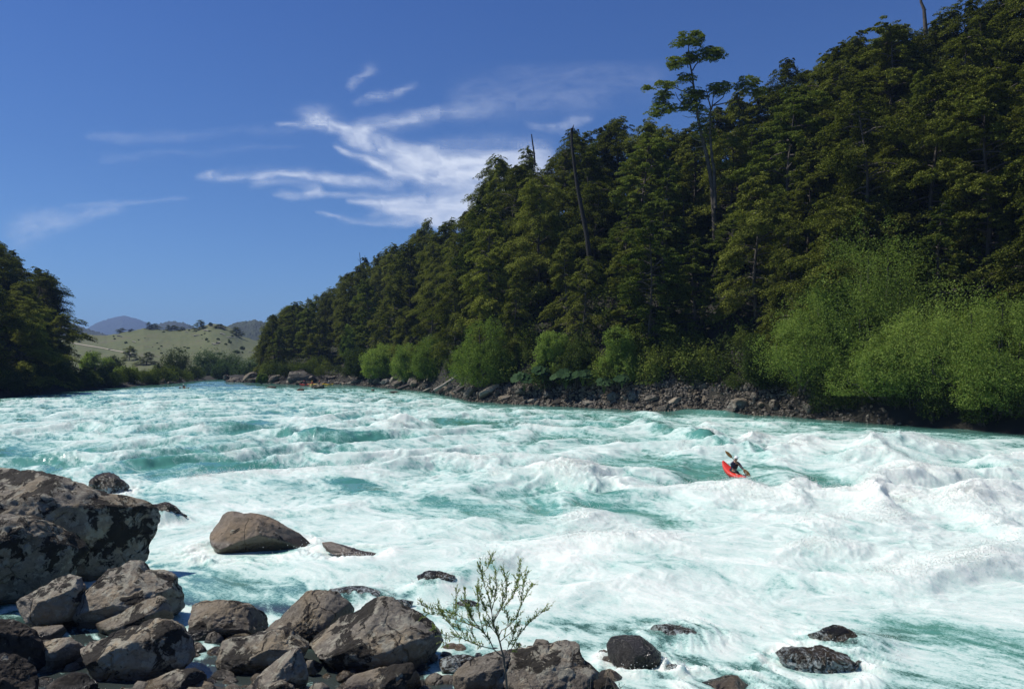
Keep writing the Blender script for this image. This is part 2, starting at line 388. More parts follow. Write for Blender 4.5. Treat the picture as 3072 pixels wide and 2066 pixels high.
# crests and holes of the rapid: (photo points they pass, half width m, height m, foam)
WAVES = [
    ((632, 425), (700, 441), 1.0, .55, -.5), ((700, 441), (768, 458), 1.0, .4, -.5), ((640, 414), (660, 418), 1.2, .5, .9), ((700, 436), (830, 446), 2.3, .25, 1.0),
    ((560, 437), (650, 440), 2.0, -.25, -.35), ((650, 462), (720, 476), 2.0, -.30, -.85), ((740, 480), (845, 484), 1.8, -.35, -.95), ((850, 470), (866, 448), 1.3, .1, .6),
    ((880, 462), (900, 440), 2.0, .65, .35), ((890, 450), (940, 446), 1.6, .4, -.35), ((860, 500), (900, 470), 2.0, .35, .9), ((690, 412), (720, 414), 1.6, .6, .3), ((560, 478), (640, 486), 1.8, .1, .55),
    ((395, 430), (402, 428), 1.4, .75, 1.0), ((420, 436), (520, 430), 2.6, .25, .1), ((440, 422), (500, 424), 1.8, .2, -.8), ((230, 430), (262, 424), 1.6, .25, -.9),
    ((205, 432), (222, 430), 1.3, .4, .9), ((320, 440), (365, 440), 1.5, .25, -.75), ((290, 436), (310, 440), 1.0, .3, -.5),
    ((150, 462), (270, 470), 1.6, -.05, -.95), ((70, 458), (100, 452), 1.3, .2, -.2), ((180, 486), (290, 474), 1.2, .3, 1.0), ((300, 474), (400, 478), 1.6, .1, .8),
    ((530, 474), (600, 484), 1.5, .65, .9), ((350, 484), (375, 492), .9, .15, -.9), ((440, 500), (560, 508), 2.0, -.1, -.45), ((600, 500), (660, 520), 1.5, -.1, -.5),
    ((470, 500), (540, 512), 1.0, .15, .2), ((640, 480), (700, 500), 1.3, .05, .2), ((700, 540), (1000, 520), 6.0, .1, .55), ((760, 500), (1000, 500), 3.0, .25, .65),
    ((60, 430), (140, 440), 2.5, .1, .1), ((0, 450), (40, 470), 1.8, -.1, -.6), ((40, 470), (120, 476), .9, .15, .4), ((380, 455), (480, 462), 1.8, -.05, .4), ((0, 490), (80, 480), 2.0, 0, -.1),
    ((240, 505), (400, 530), 2.0, .0, .35), ((390, 545), (480, 525), 1.0, .1, .0), ((480, 545), (560, 560), 1.5, 0, .5), ((560, 590), (700, 600), 1.6, .1, .6),
    ((900, 560), (1000, 570), 1.5, .1, .4), ((900, 545), (960, 552), .8, .1, -.4), ((940, 640), (1024, 660), 1.0, .0, -.45), ((820, 615), (900, 622), .8, 0, -.4),
    ((150, 545), (230, 560), 1.2, 0, .3), ((320, 570), (380, 572), 1.0, .12, .5), ((500, 600), (560, 640), 1.0, .0, .35), ((430, 590), (480, 570), .6, .25, -.2),
    ((445, 500), (500, 520), .8, .0, -.4), ((630, 560), (700, 575), .8, .05, -.2), ((840, 545), (900, 540), .8, .15, .3),
    ((722, 476), (748, 481), .5, .1, .9), ((760, 468), (850, 480), 1.4, -.2, -.7), ((655, 452), (715, 466), 1.3, -.1, -.6), ((620, 420), (690, 432), .9, .15, -.5), ((560, 560), (640, 540), 1.3, .15, .7), ((700, 600), (1024, 610), 2.0, .0, .0), ((940, 615), (1024, 650), 1.2, .0, -.25), ((640, 652), (900, 668), 1.7, 0, .05), ((186, 608), (197, 658), .22, 0, 2.0), ((412, 664), (452, 678), .28, 0, 1.6), ((232, 642), (243, 640), .2, 0, 1.5), ((560, 690), (700, 690), 1.0, 0, .5), ((730, 640), (790, 636), .8, 0, .5), ((900, 670), (1024, 690), 1.5, 0, -.3),
]
CALM = [  # clear, unbroken water near the bank, its dark colour also holding the shade of the gaps: photo segment, width, amount
    ((180, 606), (330, 608), .55, 1.0), ((150, 600), (210, 612), .7, .9), ((205, 610), (190, 690), .6, .8), ((400, 650), (460, 665), .6, .9), ((330, 592), (400, 597), .5, .75), ((130, 574), (160, 574), .5, .4), ((150, 580), (330, 590), 1.0, .35), ((560, 628), (720, 636), .9, .6), ((600, 648), (880, 668), 1.7, .62), ((850, 640), (900, 640), .6, .6), ((190, 640), (200, 690), .7, .5),
    ((800, 640), (900, 650), 1.0, .35), ((420, 668), (460, 680), .8, .5), ((760, 640), (800, 650), .6, .4), ((60, 650), (130, 690), 1.5, 1.0), ((250, 690), (400, 700), 1.5, 1.0)]
WAVES_W = [(P(*a), P(*b), w_, h_, f_) for a, b, w_, h_, f_ in WAVES]
CALM_W = [(P(*a), P(*b), w_, c_) for a, b, w_, c_ in CALM]
ROCK_HOLES = []      # (x, y, r) filled by the rocks that stand in the water
def river(x, y):
    """height above zero, foam and clearness of the river at world points"""
    Y = y
    wx = 2.4 * f2(x / 11, y / 11, 3, 1) + .7 * f2(x / 2.7, y / 2.7, 3, 2); wy = 2.4 * f2(x / 11, y / 11, 3, 4) + .7 * f2(x / 2.7, y / 2.7, 3, 6)
    X = x + wx; Yq = y + wy
    s = X * fx + Yq * fy; t = X * nx + Yq * ny
    ph = 2 * np.pi * s / 6.3 + 4.5 * f2(t / 10, s / 22, 2, 8)
    sw = (.5 + .5 * np.sin(ph)) ** 1.7
    en = sst(12, 42, Y + .45 * x) * (0.6 + .55 * sst(-.3, .4, f2(x / 16, y / 16, 2, 11)))
    en = en * (1 - .6 * sst(80, 190, Y))
    pxs_ = 512 + F * x / np.maximum(Y, 1); rb = np.where(pxs_ > 226, Y / RD(pxs_), Y / LD(pxs_))
    shore = sst(.80, .97, rb); en = en * (1 - .85 * shore)
    r1 = ridge(s / 3.4, t / 5.2, 3, 12) ; r2 = ridge(s / 1.25, t / 1.5, 3, 15)
    h = en * (.55 * sw + .30 * (r1 - .35) + .06 * (r2 - .4) - .22)
    fine = f2(s / .62, t / .42, 4, 19, .6)
    h = h + (.018 + .02 * en) * fine
    st = f2(s / 3.4, t / 1.7, 6, 22, .66)
    lace = ridge(s / 1.1, t / .62, 4, 26)
    reg = f2(x / 13, y / 13, 2, 29)
    foam = .54 + .76 * st + .50 * (lace - .45) + .55 * (sw - .42) * np.clip(en, 0, 1) + .45 * (r1 - .45) + .30 * reg + .30 * f2(s / .5, t / .34, 5, 37, .7)
    # the rapid has more white on its right side and near us, more green far left
    foam = foam + .38 * sst(-15, 14, x) * sst(75, 45, Y) + .14 * sst(55, 25, Y) - .12 * sst(80, 130, Y) - .12 * sst(125, 190, Y)
    foam = foam - .38 * shore - .25 * sst(.93, .99, rb)
    for a, b, w_, hh, fo in WAVES_W:
        g = seg_blob(x + .35 * wx, y + .35 * wy, a, b, w_)
        h = h + hh * g * (.8 + .3 * r1); foam = foam + (1.0 if fo < 0 else .6) * fo * g
    torn = np.clip(foam - .75, 0, .8) * np.clip(en, 0, 1)
    h = h + torn * (.05 * (ridge(s / .75, t / .5, 3, 51) - .3) + .055 * (ridge(s / .34, t / .24, 3, 57) - .35))
    calm = np.zeros_like(x)
    for a, b, w_, c_ in CALM_W:
        g = seg_blob(x + .2 * wx, y + .2 * wy, a, b, w_); calm = np.maximum(calm, c_ * g)
    near = sst(23, 15, Y + .45 * x)
    calm = np.maximum(calm, .25 * near + .9 * sst(16.5, 14, Y + .25 * x)); calm = np.maximum(calm, .45 * sst(.93, .99, rb)); calm = np.maximum(calm, .35 * sst(150, 185, Y))
    bank = np.zeros_like(x)
    h = h * (1 - .75 * np.clip(calm, 0, 1)); foam = foam - 1.05 * calm + .15 * near * lace - .25 * sst(16.5, 14, Y + .25 * x)
    for (rx, ry, rr, zt) in ROCK_HOLES:
        d = np.hypot(x - rx, (y - ry)) / rr
        m = d < 3.2
        if not m.any(): continue
        if zt < 0:
            foam[m] = foam[m] + .75 * np.exp(-((d[m] - 1.0) / .22) ** 2) * lace[m]; continue
        m2 = 1.0
        k = np.exp(-(d[m] / 1.0) ** 4)
        h[m] = h[m] * (1 - .9 * k)
        if zt > 0:
            k2 = np.exp(-(d[m] / 1.0) ** 3)
            h[m] = h[m] * (1 - k2) + k2 * (zt + .10 * (lace[m] - .4) + .05 * fine[m])
            calm[m] = np.maximum(calm[m], k2 * .9); foam[m] = foam[m] * (1 - .8 * k2) + k2 * (.75 * lace[m] - .12)
            dn = np.hypot(x[m] - rx - fx * rr * 1.5, y[m] - ry - fy * rr * 1.5) / rr
            foam[m] = foam[m] + .7 * np.exp(-(dn / .8) ** 2); m2 = 0.35
        ring = np.exp(-((d[m] - 1.25) / .33) ** 2)
        foam[m] = foam[m] + m2 * .8 * ring * (.6 + .8 * lace[m]); h[m] = h[m] + m2 * .11 * ring * (.5 + 1.2 * fine[m])
    return h + zw(Y), foam, np.clip(calm, 0, 1), st
# ------------------------------------------------------------------ rocks
_bm = {}
def ico(n):
    if n not in _bm:
        b = bmesh.new(); bmesh.ops.create_icosphere(b, subdivisions=n, radius=1)
        b.verts.ensure_lookup_table()
        _bm[n] = (np.array([v.co[:] for v in b.verts]), np.array([[v.index for v in f.verts] for f in b.faces])); b.free()
    return _bm[n]
z6 = lambda L: [(x * .142939, 466.667 + y * .142939) for x, y in L]
z7 = lambda L: [(266.667 + x * .157233, 500 + y * .157233) for x, y in L]
z8 = lambda L: [(566.667 + x * .196112, 566.667 + y * .196112) for x, y in L]

def outline_rock(name, label, poly, mat, depth=.8, base=None, n=6, cuts=(), boxy=2.4, rough=1.0, seed=1, cat='rock', group=None, sink=.12, back=0.0, grp_hole=0):
    """a boulder whose side view is the traced outline; its own distance, size and thickness"""
    poly = np.array(poly, float)
    yb = base if base is not None else poly[:, 1].max()
    Yf = Yw(yb) + back
    wpx = poly[:, 0].max() - poly[:, 0].min()
    D = depth * wpx / F * Yf                       # thickness along the view
    Yc = Yf + D * .42
    kx, kz = ray(poly[:, 0], poly[:, 1])
    p = np.stack([kx * Yc, CAMZ + kz * Yc], 1)
    low = p[:, 1].max() - (p[:, 1].max() - p[:, 1].min()) * 1.0
    # centroid
    x_, y_ = p[:, 0], p[:, 1]; x2, y2 = np.roll(x_, -1), np.roll(y_, -1); cr = x_ * y2 - x2 * y_; A = cr.sum() / 2
    c = np.array([((x_ + x2) * cr).sum() / (6 * A), ((y_ + y2) * cr).sum() / (6 * A)])
    ths = np.linspace(-math.pi, math.pi, 721)
    Rr = np.zeros(721)
    a = p - c; b = np.roll(p, -1, 0) - c
    for i, th in enumerate(ths):
        d = np.array([math.cos(th), math.sin(th)])
        e = b - a; den = d[0] * e[:, 1] - d[1] * e[:, 0]
        den = np.where(np.abs(den) < 1e-9, 1e-9, den)
        t = (a[:, 0] * e[:, 1] - a[:, 1] * e[:, 0]) / den
        u = (a[:, 0] * d[1] - a[:, 1] * d[0]) / den
        ok = (u >= -1e-6) & (u <= 1 + 1e-6) & (t > 0)
        Rr[i] = t[ok].max() if ok.any() else 0
    k = np.hanning(13); k /= k.sum(); Rr = np.convolve(np.concatenate([Rr[-7:-1], Rr, Rr[1:7]]), k, 'valid')[:721]
    v, f = ico(n)
    v = v.copy()
    rho = np.hypot(v[:, 0], v[:, 2]); th = np.arctan2(v[:, 2], v[:, 0])
    RR = np.interp(th, ths, Rr)
    rho2 = rho ** .8
    sy = np.sign(v[:, 1]) * (1 - np.clip(rho2, 0, 1) ** boxy) ** (1 / boxy)
    # middle of the mass sags a little behind: top recedes from us, foot comes forward
    q = np.stack([rho2 * RR * np.cos(th), sy * D / 2, rho2 * RR * np.sin(th)], 1)
    H = p[:, 1].max() - p[:, 1].min(); Wd = p[:, 0].max() - p[:, 0].min(); S = (H + Wd) / 2
    rs = np.random.default_rng(seed)
    allc = list(cuts)
    for _ in range(3 if mat is M_rockR or mat is M_rockK else 11):
        nn = rs.normal(size=3); nn[1] = -abs(nn[1]) * 1.3; nn[2] *= .8; nn /= np.linalg.norm(nn); allc.append((tuple(nn), rs.uniform(.68, .88)))
    for nn, fr in allc:
        nn = np.array(nn, float); nn /= np.linalg.norm(nn)
        dd = q @ nn; lim = dd.max() * fr; over = np.clip(dd - lim, 0, None); q = q - nn * (over * .93)[:, None]
    for ax, pi in ((0, 0), (2, 1)):      # keep the full traced width and height after the facets are cut
        lo, hi = q[:, ax].min(), q[:, ax].max(); tl, th_ = p[:, pi].min() - c[pi], p[:, pi].max() - c[pi]
        q[:, ax] = tl + (q[:, ax] - lo) / (hi - lo) * (th_ - tl)
    pt = q / S
    nr = v / np.linalg.norm(v, axis=1)[:, None]
    q = q + nr * (S * rough * (.045 * f3(pt * 2.2, 3, seed) + .040 * (np.abs(f3(pt * 4.5, 4, seed + 4)) - .2) + .016 * f3(pt * 16, 4, seed + 7, .6)))[:, None]
    loc = np.array([c[0], Yc, c[1]])
    w_ = q + loc
    foot = float(zw(Yf)) - .02
    obj = mesh(name, q, f, mat, attrs={'h': w_[:, 2] - foot})
    obj.location = loc
    tag(obj, label, cat, group)
    return obj, (c[0], Yc, max(Wd, D) / 2, float(w_[:, 2].max() - foot))

up = ((-.25, -.42, .87), .62); front = ((.1, -.97, -.22), .55); right = ((.9, -.4, -.1), .7); under = ((.2, -.75, -.62), .6)
BK = 'boulders along the near bank'; RV = 'rocks standing in the rapid'
ROCKS = [
 ('boulder', 'huge dark lichen-blotched boulder sloping down to a blunt nose at the left edge', z6([(-420,30),(0,72),(200,118),(400,175),(620,232),(780,245),(900,280),(990,320),(1022,365),(1010,420),(960,495),(905,570),(872,640),(862,700),(700,800),(480,980),(-400,1000)]), M_rockL, dict(depth=.55, base=592, cuts=[((-.1,-.55,.83),.66),((.55,-.8,-.25),.5),((.1,-.8,-.6),.6)], seed=3)),
 ('boulder', 'broad pale-lichened slab in front of the huge dark boulder at the left edge', z6([(-420,330),(0,350),(150,372),(300,455),(430,470),(520,520),(500,600),(420,700),(330,840),(240,930),(120,980),(0,1010),(-400,1030)]), M_rockL, dict(depth=.5, base=612, cuts=[((-.45,-.72,.55),.5),((.8,-.6,-.1),.45)], seed=4)),
 ('boulder', 'upright pitted grey boulder below the pale-lichened slab at the left edge', z6([(90,1010),(110,960),(250,865),(330,815),(380,785),(440,775),(510,795),(548,850),(562,950),(580,1040),(560,1120),(480,1165),(380,1175),(200,1130),(110,1085)]), M_rockG, dict(depth=.8, cuts=[up,((.1,-.85,-.5),.6)], seed=5)),
 ('boulder', 'wide blocky boulder with a stepped top behind the upright pitted boulder', z6([(555,855),(600,820),(592,755),(700,730),(800,718),(870,683),(930,700),(975,748),(1100,748),(1180,780),(1200,850),(1225,880),(1232,1000),(1240,1060),(1150,1130),(900,1150),(700,1130),(600,1090),(560,980)]), M_rockG, dict(depth=.75, cuts=[((-.1,-.6,.8),.55),((.5,-.86,-.1),.7)], seed=6, boxy=3.2)),
 ('boulder', 'small rounded boulder leaning against the wide blocky boulder', z6([(592,975),(640,945),(720,935),(790,948),(832,1030),(800,1090),(720,1130),(640,1120),(590,1050)]), M_rockB, dict(depth=.9, cuts=[up], seed=7, n=5)),
 ('boulder', 'tilted slab with a thin lit upper face, wedged before the wide blocky boulder', z6([(660,1130),(800,1050),(900,1000),(950,968),(1040,920),(1090,912),(1130,940),(1160,1000),(1180,1080),(1050,1150),(850,1230),(700,1250)]), M_rockL, dict(depth=.7, cuts=[((-.35,-.55,.75),.45),under], seed=8, n=5, base=640)),
 ('boulder', 'long loaf-shaped boulder with pale lit top and black front at the bottom left', z6([(518,1365),(540,1300),(700,1230),(860,1158),(960,1100),(1060,1078),(1180,1088),(1240,1130),(1300,1230),(1325,1290),(1312,1370),(1200,1470),(1000,1550),(800,1560),(640,1545),(580,1490),(530,1420)]), M_rockG, dict(depth=.75, cuts=[((-.35,-.45,.82),.55),((.25,-.9,-.35),.45)], seed=9, boxy=2.6)),
 ('boulder', 'smooth egg-like grey boulder at the left end of the loaf-shaped boulder', z6([(228,1250),(330,1213),(440,1200),(490,1240),(555,1300),(520,1370),(470,1430),(400,1440),(330,1410),(258,1330)]), M_rockG, dict(depth=.9, cuts=[up,((.9,-.4,.0),.5)], seed=10, n=5)),
 ('boulder', 'low flat stone under the upright pitted boulder', z6([(150,1135),(300,1128),(400,1118),(432,1160),(380,1220),(300,1240),(200,1225)]), M_rockG, dict(depth=.9, cuts=[up], seed=11, n=5)),
 ('boulder', 'black shaded boulder at the lower left edge', z6([(-200,1040),(60,1075),(150,1140),(230,1225),(245,1330),(330,1430),(250,1490),(0,1480),(-200,1450)]), M_rockD, dict(depth=.6, cuts=[((.4,-.9,.1),.5)], seed=12)),
 ('boulder', 'knobbly speckled dark boulder in the bottom left corner', z6([(-200,1320),(60,1328),(150,1370),(220,1430),(245,1540),(240,1700),(-200,1700)]), M_rockD, dict(depth=.7, cuts=[up], seed=13)),
 ('boulder', 'small dark speckled stone at the foot of the loaf-shaped boulder', z6([(300,1560),(380,1490),(460,1450),(560,1460),(640,1540),(640,1640),(300,1640)]), M_rockD, dict(depth=.9, seed=14, n=5)),
 ('boulder', 'flat-backed pale boulder cut off by the bottom edge right of the loaf-shaped boulder', z6([(900,1570),(960,1540),(1050,1500),(1180,1450),(1330,1428),(1390,1460),(1425,1510),(1430,1640),(900,1640)]), M_rockG, dict(depth=.7, cuts=[((-.3,-.45,.85),.5)], seed=15, n=5)),
 ('boulder', 'rounded brown boulder with a pale cap beside the little chute of water', z6([(1308,1010),(1380,962),(1480,940),(1580,943),(1680,980),(1760,1030),(1850,1085),(1830,1150),(1720,1190),(1560,1215),(1430,1225),(1330,1190),(1308,1110)]), M_rockB, dict(depth=.75, cuts=[up,((.3,-.9,-.3),.6)], seed=16)),
 ('boulder', 'small pale oval stone wedged between the brown boulder and the sloping boulder', z6([(1578,1207),(1640,1175),(1700,1168),(1750,1188),(1745,1215),(1660,1235)]), M_rockP, dict(depth=.9, seed=17, n=4)),
 ('boulder', 'sloping boulder with a tan left flank behind the big centre boulder', z7([(-70,860),(-20,800),(30,765),(120,690),(200,630),(290,606),(390,622),(460,665),(530,715),(500,800),(420,880),(250,930),(80,960),(-40,930)]), M_rockB, dict(depth=.7, cuts=[((-.5,-.4,.75),.5),under], seed=18)),
 ('boulder', 'low dark boulder with a lit shoulder in front of the sloping boulder', z6([(1462,1330),(1478,1275),(1560,1232),(1750,1200),(1900,1160),(2000,1145),(2060,1190),(2150,1250),(2120,1340),(2000,1420),(1800,1470),(1600,1480),(1480,1450)]), M_rockL, dict(depth=.7, cuts=[((-.3,-.5,.8),.5),under], seed=19)),
 ('boulder', 'wedge-shaped boulder with a straight slanting edge at the bottom edge', z6([(1712,1570),(1760,1490),(1860,1400),(1980,1308),(2080,1278),(2105,1310),(2135,1400),(2150,1480),(2150,1640),(1712,1640)]), M_rockG, dict(depth=.7, cuts=[((-.6,-.4,.65),.5),((.4,-.9,-.2),.5)], seed=20)),
 ('boulder', 'grey triangular stone in front of the wedge-shaped boulder', z6([(1770,1570),(1820,1490),(1890,1463),(1980,1490),(2050,1530),(2085,1600),(2080,1660),(1770,1660)]), M_rockG, dict(depth=.8, seed=21, n=5, cuts=[up])),
 ('boulder', 'little round grey stone at the bottom edge right of the wedge-shaped boulder', z6([(2160,1550),(2190,1515),(2250,1508),(2300,1545),(2310,1640),(2160,1640)]), M_rockG, dict(depth=.9, seed=22, n=4)),
 ('boulder', 'small yellowish stone at the left foot of the big centre boulder', z7([(245,1022),(262,1014),(287,1015),(297,1060),(320,1100),(300,1122),(262,1112)]), M_rockP, dict(depth=.9, seed=23, n=4)),
 ('boulder', 'big peaked boulder in the centre of the near bank with smooth brown front', z7([(253,935),(262,905),(290,885),(380,820),(520,740),(590,690),(650,645),(690,635),(780,635),(820,662),(870,705),(950,752),(1030,812),(1072,865),(1092,935),(1112,1000),(1100,1070),(1000,1110),(900,1120),(700,1130),(550,1125),(380,1110),(300,1055),(262,990)]), M_rockL, dict(depth=.7, cuts=[((-.35,-.62,.72),.62),((-.1,-.9,.2),.7),((.7,-.7,-.2),.62)], seed=24)),
 ('boulder', 'flat-topped boulder at the bottom edge below the big centre boulder', z7([(488,1170),(520,1130),(600,1100),(680,1080),(780,1060),(880,1048),(900,1080),(950,1180),(965,1280),(488,1280)]), M_rockB, dict(depth=.7, cuts=[up,((.2,-.95,-.1),.6)], seed=25)),
 ('boulder', 'small rounded stone under the front of the big centre boulder', z7([(443,1115),(478,1085),(520,1090),(545,1125),(500,1160),(452,1155)]), M_rockB, dict(depth=.9, seed=26, n=4)),
 ('boulder', 'low black wet boulder between the big centre boulder and the sapling', z7([(1090,1030),(1160,1005),(1250,990),(1345,1015),(1320,1080),(1220,1110),(1110,1100)]), M_rockW, dict(depth=.8, seed=27, n=5)),
 ('boulder', 'low slanting boulder left of the lichen boulder with the sapling', z7([(1185,1185),(1230,1110),(1330,1030),(1430,980),(1500,975),(1545,1000),(1500,1080),(1440,1180),(1400,1280),(1185,1280)]), M_rockB, dict(depth=.7, cuts=[up], seed=28)),
 ('boulder', 'wide pale lichened boulder that the sapling grows beside', z7([(1290,1200),(1310,1130),(1400,1060),(1500,1010),(1600,975),(1750,940),(1850,928),(1942,940),(1952,990),(1992,1060),(2062,1120),(2135,1200),(2150,1300),(1290,1300)]), M_rockG, dict(depth=.6, cuts=[((-.1,-.6,.8),.6),((.8,-.55,.1),.75)], seed=29)),
 ('boulder', 'dark low stone at the bottom edge right of the wide lichened boulder', z7([(2080,1150),(2130,1130),(2200,1130),(2245,1170),(2285,1240),(2285,1300),(2080,1300)]), M_rockD, dict(depth=.8, seed=30, n=5)),
 ('river_rock', 'smooth brown hump of rock, biggest one standing in the white water', z6([(1478,480),(1490,420),(1525,352),(1560,320),(1600,316),(1645,342),(1720,334),(1800,345),(1880,380),(1960,432),(2060,482),(2110,530),(2150,575),(2050,605),(1850,625),(1800,640),(1700,640),(1600,620),(1530,580),(1488,520)]), M_rockR, dict(depth=.7, cuts=[((-.15,-.75,.6),.62),((.3,-.8,-.55),.5)], seed=31, base=554, rough=.6, hole=1)),
 ('river_rock', 'narrow dark ridge of rock just right of the brown hump', z7([(348,292),(362,272),(395,268),(450,282),(520,303),(620,328),(745,356),(720,395),(600,420),(530,395),(450,340),(380,320)]), M_rockR, dict(depth=.35, cuts=[((0,-.5,.86),.6)], seed=32, n=5, base=557, hole=1)),
 ('river_rock', 'rough black wet rock in the rapid above the huge dark boulder', z6([(610,130),(650,80),(720,42),(770,50),(830,88),(872,130),(885,185),(830,215),(750,205),(670,180)]), M_rockW, dict(depth=.7, seed=33, n=5, base=493, rough=1.6, hole=1)),
 ('river_rock', 'half-drowned wet rock right of the nose of the huge dark boulder', z6([(1000,320),(1040,265),(1130,248),(1200,272),(1240,318),(1298,347),(1260,385),(1200,410),(1080,430),(1010,410)]), M_rockW, dict(depth=.6, seed=34, n=5, base=523, rough=1.2, hole=2)),
 ('river_rock', 'round black boulder with white water curling round it, near the bottom edge', z8([(203,405),(230,362),(300,352),(380,358),(440,398),(482,442),(478,485),(430,512),(370,540),(310,540),(250,510),(218,465)]), M_rockK, dict(depth=.8, seed=35, base=669, rough=.5, hole=1)),
 ('river_rock', 'low wet rock with water pouring over it, behind the round black boulder', z8([(440,330),(500,302),(550,296),(640,310),(720,345),(800,352),(760,390),(650,400),(580,410),(500,380)]), M_rockW, dict(depth=.55, seed=36, n=5, base=641, hole=2)),
 ('river_rock', 'craggy wet rock breaking the water at the lower right', z8([(1080,452),(1110,423),(1200,418),(1300,425),(1380,450),(1430,490),(1500,535),(1450,560),(1320,575),(1220,555),(1110,510)]), M_rockW, dict(depth=.6, seed=37, n=5, base=674, rough=2.2, hole=1)),
 ('river_rock', 'long brown rock skimmed by water, behind the craggy wet rock', z8([(1250,375),(1320,345),(1380,308),(1425,325),(1480,375),(1560,410),(1668,430),(1640,470),(1500,470),(1350,430)]), M_rockW, dict(depth=.45, seed=38, n=5, base=653, hole=2)),
 ('river_rock', 'small brown rock tip right of the round black boulder', z8([(508,510),(530,495),(560,497),(602,527),(570,545),(525,535)]), M_rockW, dict(depth=.8, seed=39, n=4, hole=1)),
 ('river_rock', 'broad low brown rock cut off by the bottom edge right of centre', z8([(620,640),(690,605),(760,595),(820,573),(872,565),(925,605),(975,650),(960,690),(640,690)]), M_rockB, dict(depth=.7, seed=40, n=5, base=694, hole=1)),
 ('river_rock', 'drowned brown rock with a little fall over it, right of the narrow ridge of rock', z7([(950,480),(1000,450),(1060,448),(1150,478),(1200,520),(1160,590),(1050,590),(975,540)]), M_rockW, dict(depth=.5, seed=41, n=5, base=589, rough=1.6, hole=2)),
 ('river_rock', 'brown rock seen through the leaves of the sapling', z7([(1165,690),(1200,650),(1260,632),(1320,640),(1400,690),(1370,730),(1220,730)]), M_rockW, dict(depth=.6, seed=42, n=5, base=613, hole=2)),
 ('river_rock', 'smooth black rock under gliding water behind the big centre boulder', z7([(380,585),(460,570),(560,552),(640,548),(725,585),(750,625),(650,650),(450,640)]), M_rockW, dict(depth=.5, seed=43, n=5, base=600, rough=.5, hole=2)),
 ('river_rock', 'flat black rock at the water edge right of the peak of the centre boulder', z7([(790,640),(860,628),(930,650),(900,680),(850,695),(800,670)]), M_rockW, dict(depth=.6, seed=44, n=4, base=608)),
]
holes = []
for name, label, poly, mat, kw in ROCKS:
    hole = kw.pop('hole', 0)
    o, c = outline_rock(name, label, poly, mat, group=RV if name == 'river_rock' else BK, **kw)
    if not hole: ROCK_HOLES.append((c[0], c[1], c[2], -1))
    if hole: ROCK_HOLES.append((c[0], c[1], c[2], c[3] * .62 if hole == 2 else 0))

# ------------------------------------------------------------------ water sheet
rows = [7.5]
while rows[-1] < 620: rows.append(rows[-1] * (1.0032 if rows[-1] < 60 else 1.0045))
rows = np.array(rows)
cols_ = np.concatenate([np.linspace(-330, -20, 90)[:-1], np.linspace(-20, 1044, 1010), np.linspace(1044, 1354, 90)[1:]])
CX, RY = np.meshgrid(cols_, rows)
WX = (CX - 512) / F * RY; WY = RY.copy()
h, foam, calm, st = river(WX.ravel(), WY.ravel())
hh = h.reshape(WX.shape)
# curvature: tips of crests and lumps hold the whitest water
gx = np.gradient(hh, axis=0) / np.gradient(WY, axis=0)
v = np.stack([WX.ravel(), WY.ravel(), h], 1)
M_water, nt, out = nm('river_water'); N = NT(nt)
tc = N.n('ShaderNodeTexCoord')
mp = N.n('ShaderNodeMapping'); mp.vector_type = 'POINT'; mp.inputs['Rotation'].default_value = (0, 0, math.atan2(-fy, fx)); mp.inputs['Scale'].default_value = (.5, 1, 1)
N.link(tc.outputs['Object'], mp.inputs['Vector'])
# rotation first, then the stretch along the flow
mp0 = N.n('ShaderNodeMapping'); mp0.inputs['Rotation'].default_value = (0, 0, math.atan2(-fy, fx)); N.link(tc.outputs['Object'], mp0.inputs['Vector'])
mp.inputs['Rotation'].default_value = (0, 0, 0); N.link(mp0.outputs[0], mp.inputs['Vector'])
fv = mp.outputs[0]
af = N.n('ShaderNodeAttribute', attribute_name='foam').outputs['Fac']; ac = N.n('ShaderNodeAttribute', attribute_name='calm').outputs['Fac']
fn = N.noise(fv, 3.2, 8, .68, .8); fn2 = N.noise(fv, 11, 5, .7, .4); fn3 = N.noise(tc.outputs['Object'], 17, 4, .85)
fs = N.math('ADD', af, N.math('ADD', N.math('MULTIPLY', N.math('SUBTRACT', fn, .5), 1.5), N.math('ADD', N.math('MULTIPLY', N.math('SUBTRACT', fn2, .5), 1.1), N.math('MULTIPLY', N.math('SUBTRACT', fn3, .5), 1.7))))
white = N.ramp(N.math('MULTIPLY', fs, .5), [(.02, 0.0), (.17, .25), (.42, .62), (.92, 1.0)])
teal = N.mix(N.ramp(N.noise(tc.outputs['Object'], .12, 3), [(.35, 0.0), (.65, 1.0)]), (.062, .215, .17), (.11, .30, .245))
clear = N.mix(N.noise(tc.outputs['Object'], .8, 3), (.016, .022, .020), (.045, .058, .055))  # clear water, darkened to include the shade between the near boulders
wat = N.mix(ac, teal, clear)
aer = N.mix(N.ramp(white, [(0, 0.0), (.5, 1.0)]), wat, (.31, .50, .45))
c = N.mix(N.ramp(white, [(.35, 0.0), (1.0, 1.0)]), aer, (.69, .73, .665))
b = N.n('ShaderNodeBsdfPrincipled'); N.link(c, b.inputs['Base Color']); N.link(N.ramp(white, [(0, .10), (.6, .65)]), b.inputs['Roughness'])
b.inputs['IOR'].default_value = 1.33
N.link(N.ramp(white, [(.2, 0.0), (.8, .85)]), b.inputs['Subsurface Weight']); b.inputs['Subsurface Radius'].default_value = (.30, .36, .36); b.inputs['Subsurface Scale'].default_value = .55
bp = N.n('ShaderNodeBump'); bp.inputs['Distance'].default_value = .05; bp.inputs['Strength'].default_value = .3
N.link(N.math('ADD', N.math('MULTIPLY', fn, .5), N.math('MULTIPLY', fn2, .4)), bp.inputs['Height']); N.link(bp.outputs[0], b.inputs['Normal'])
N.link(b.outputs[0], out.inputs[0])
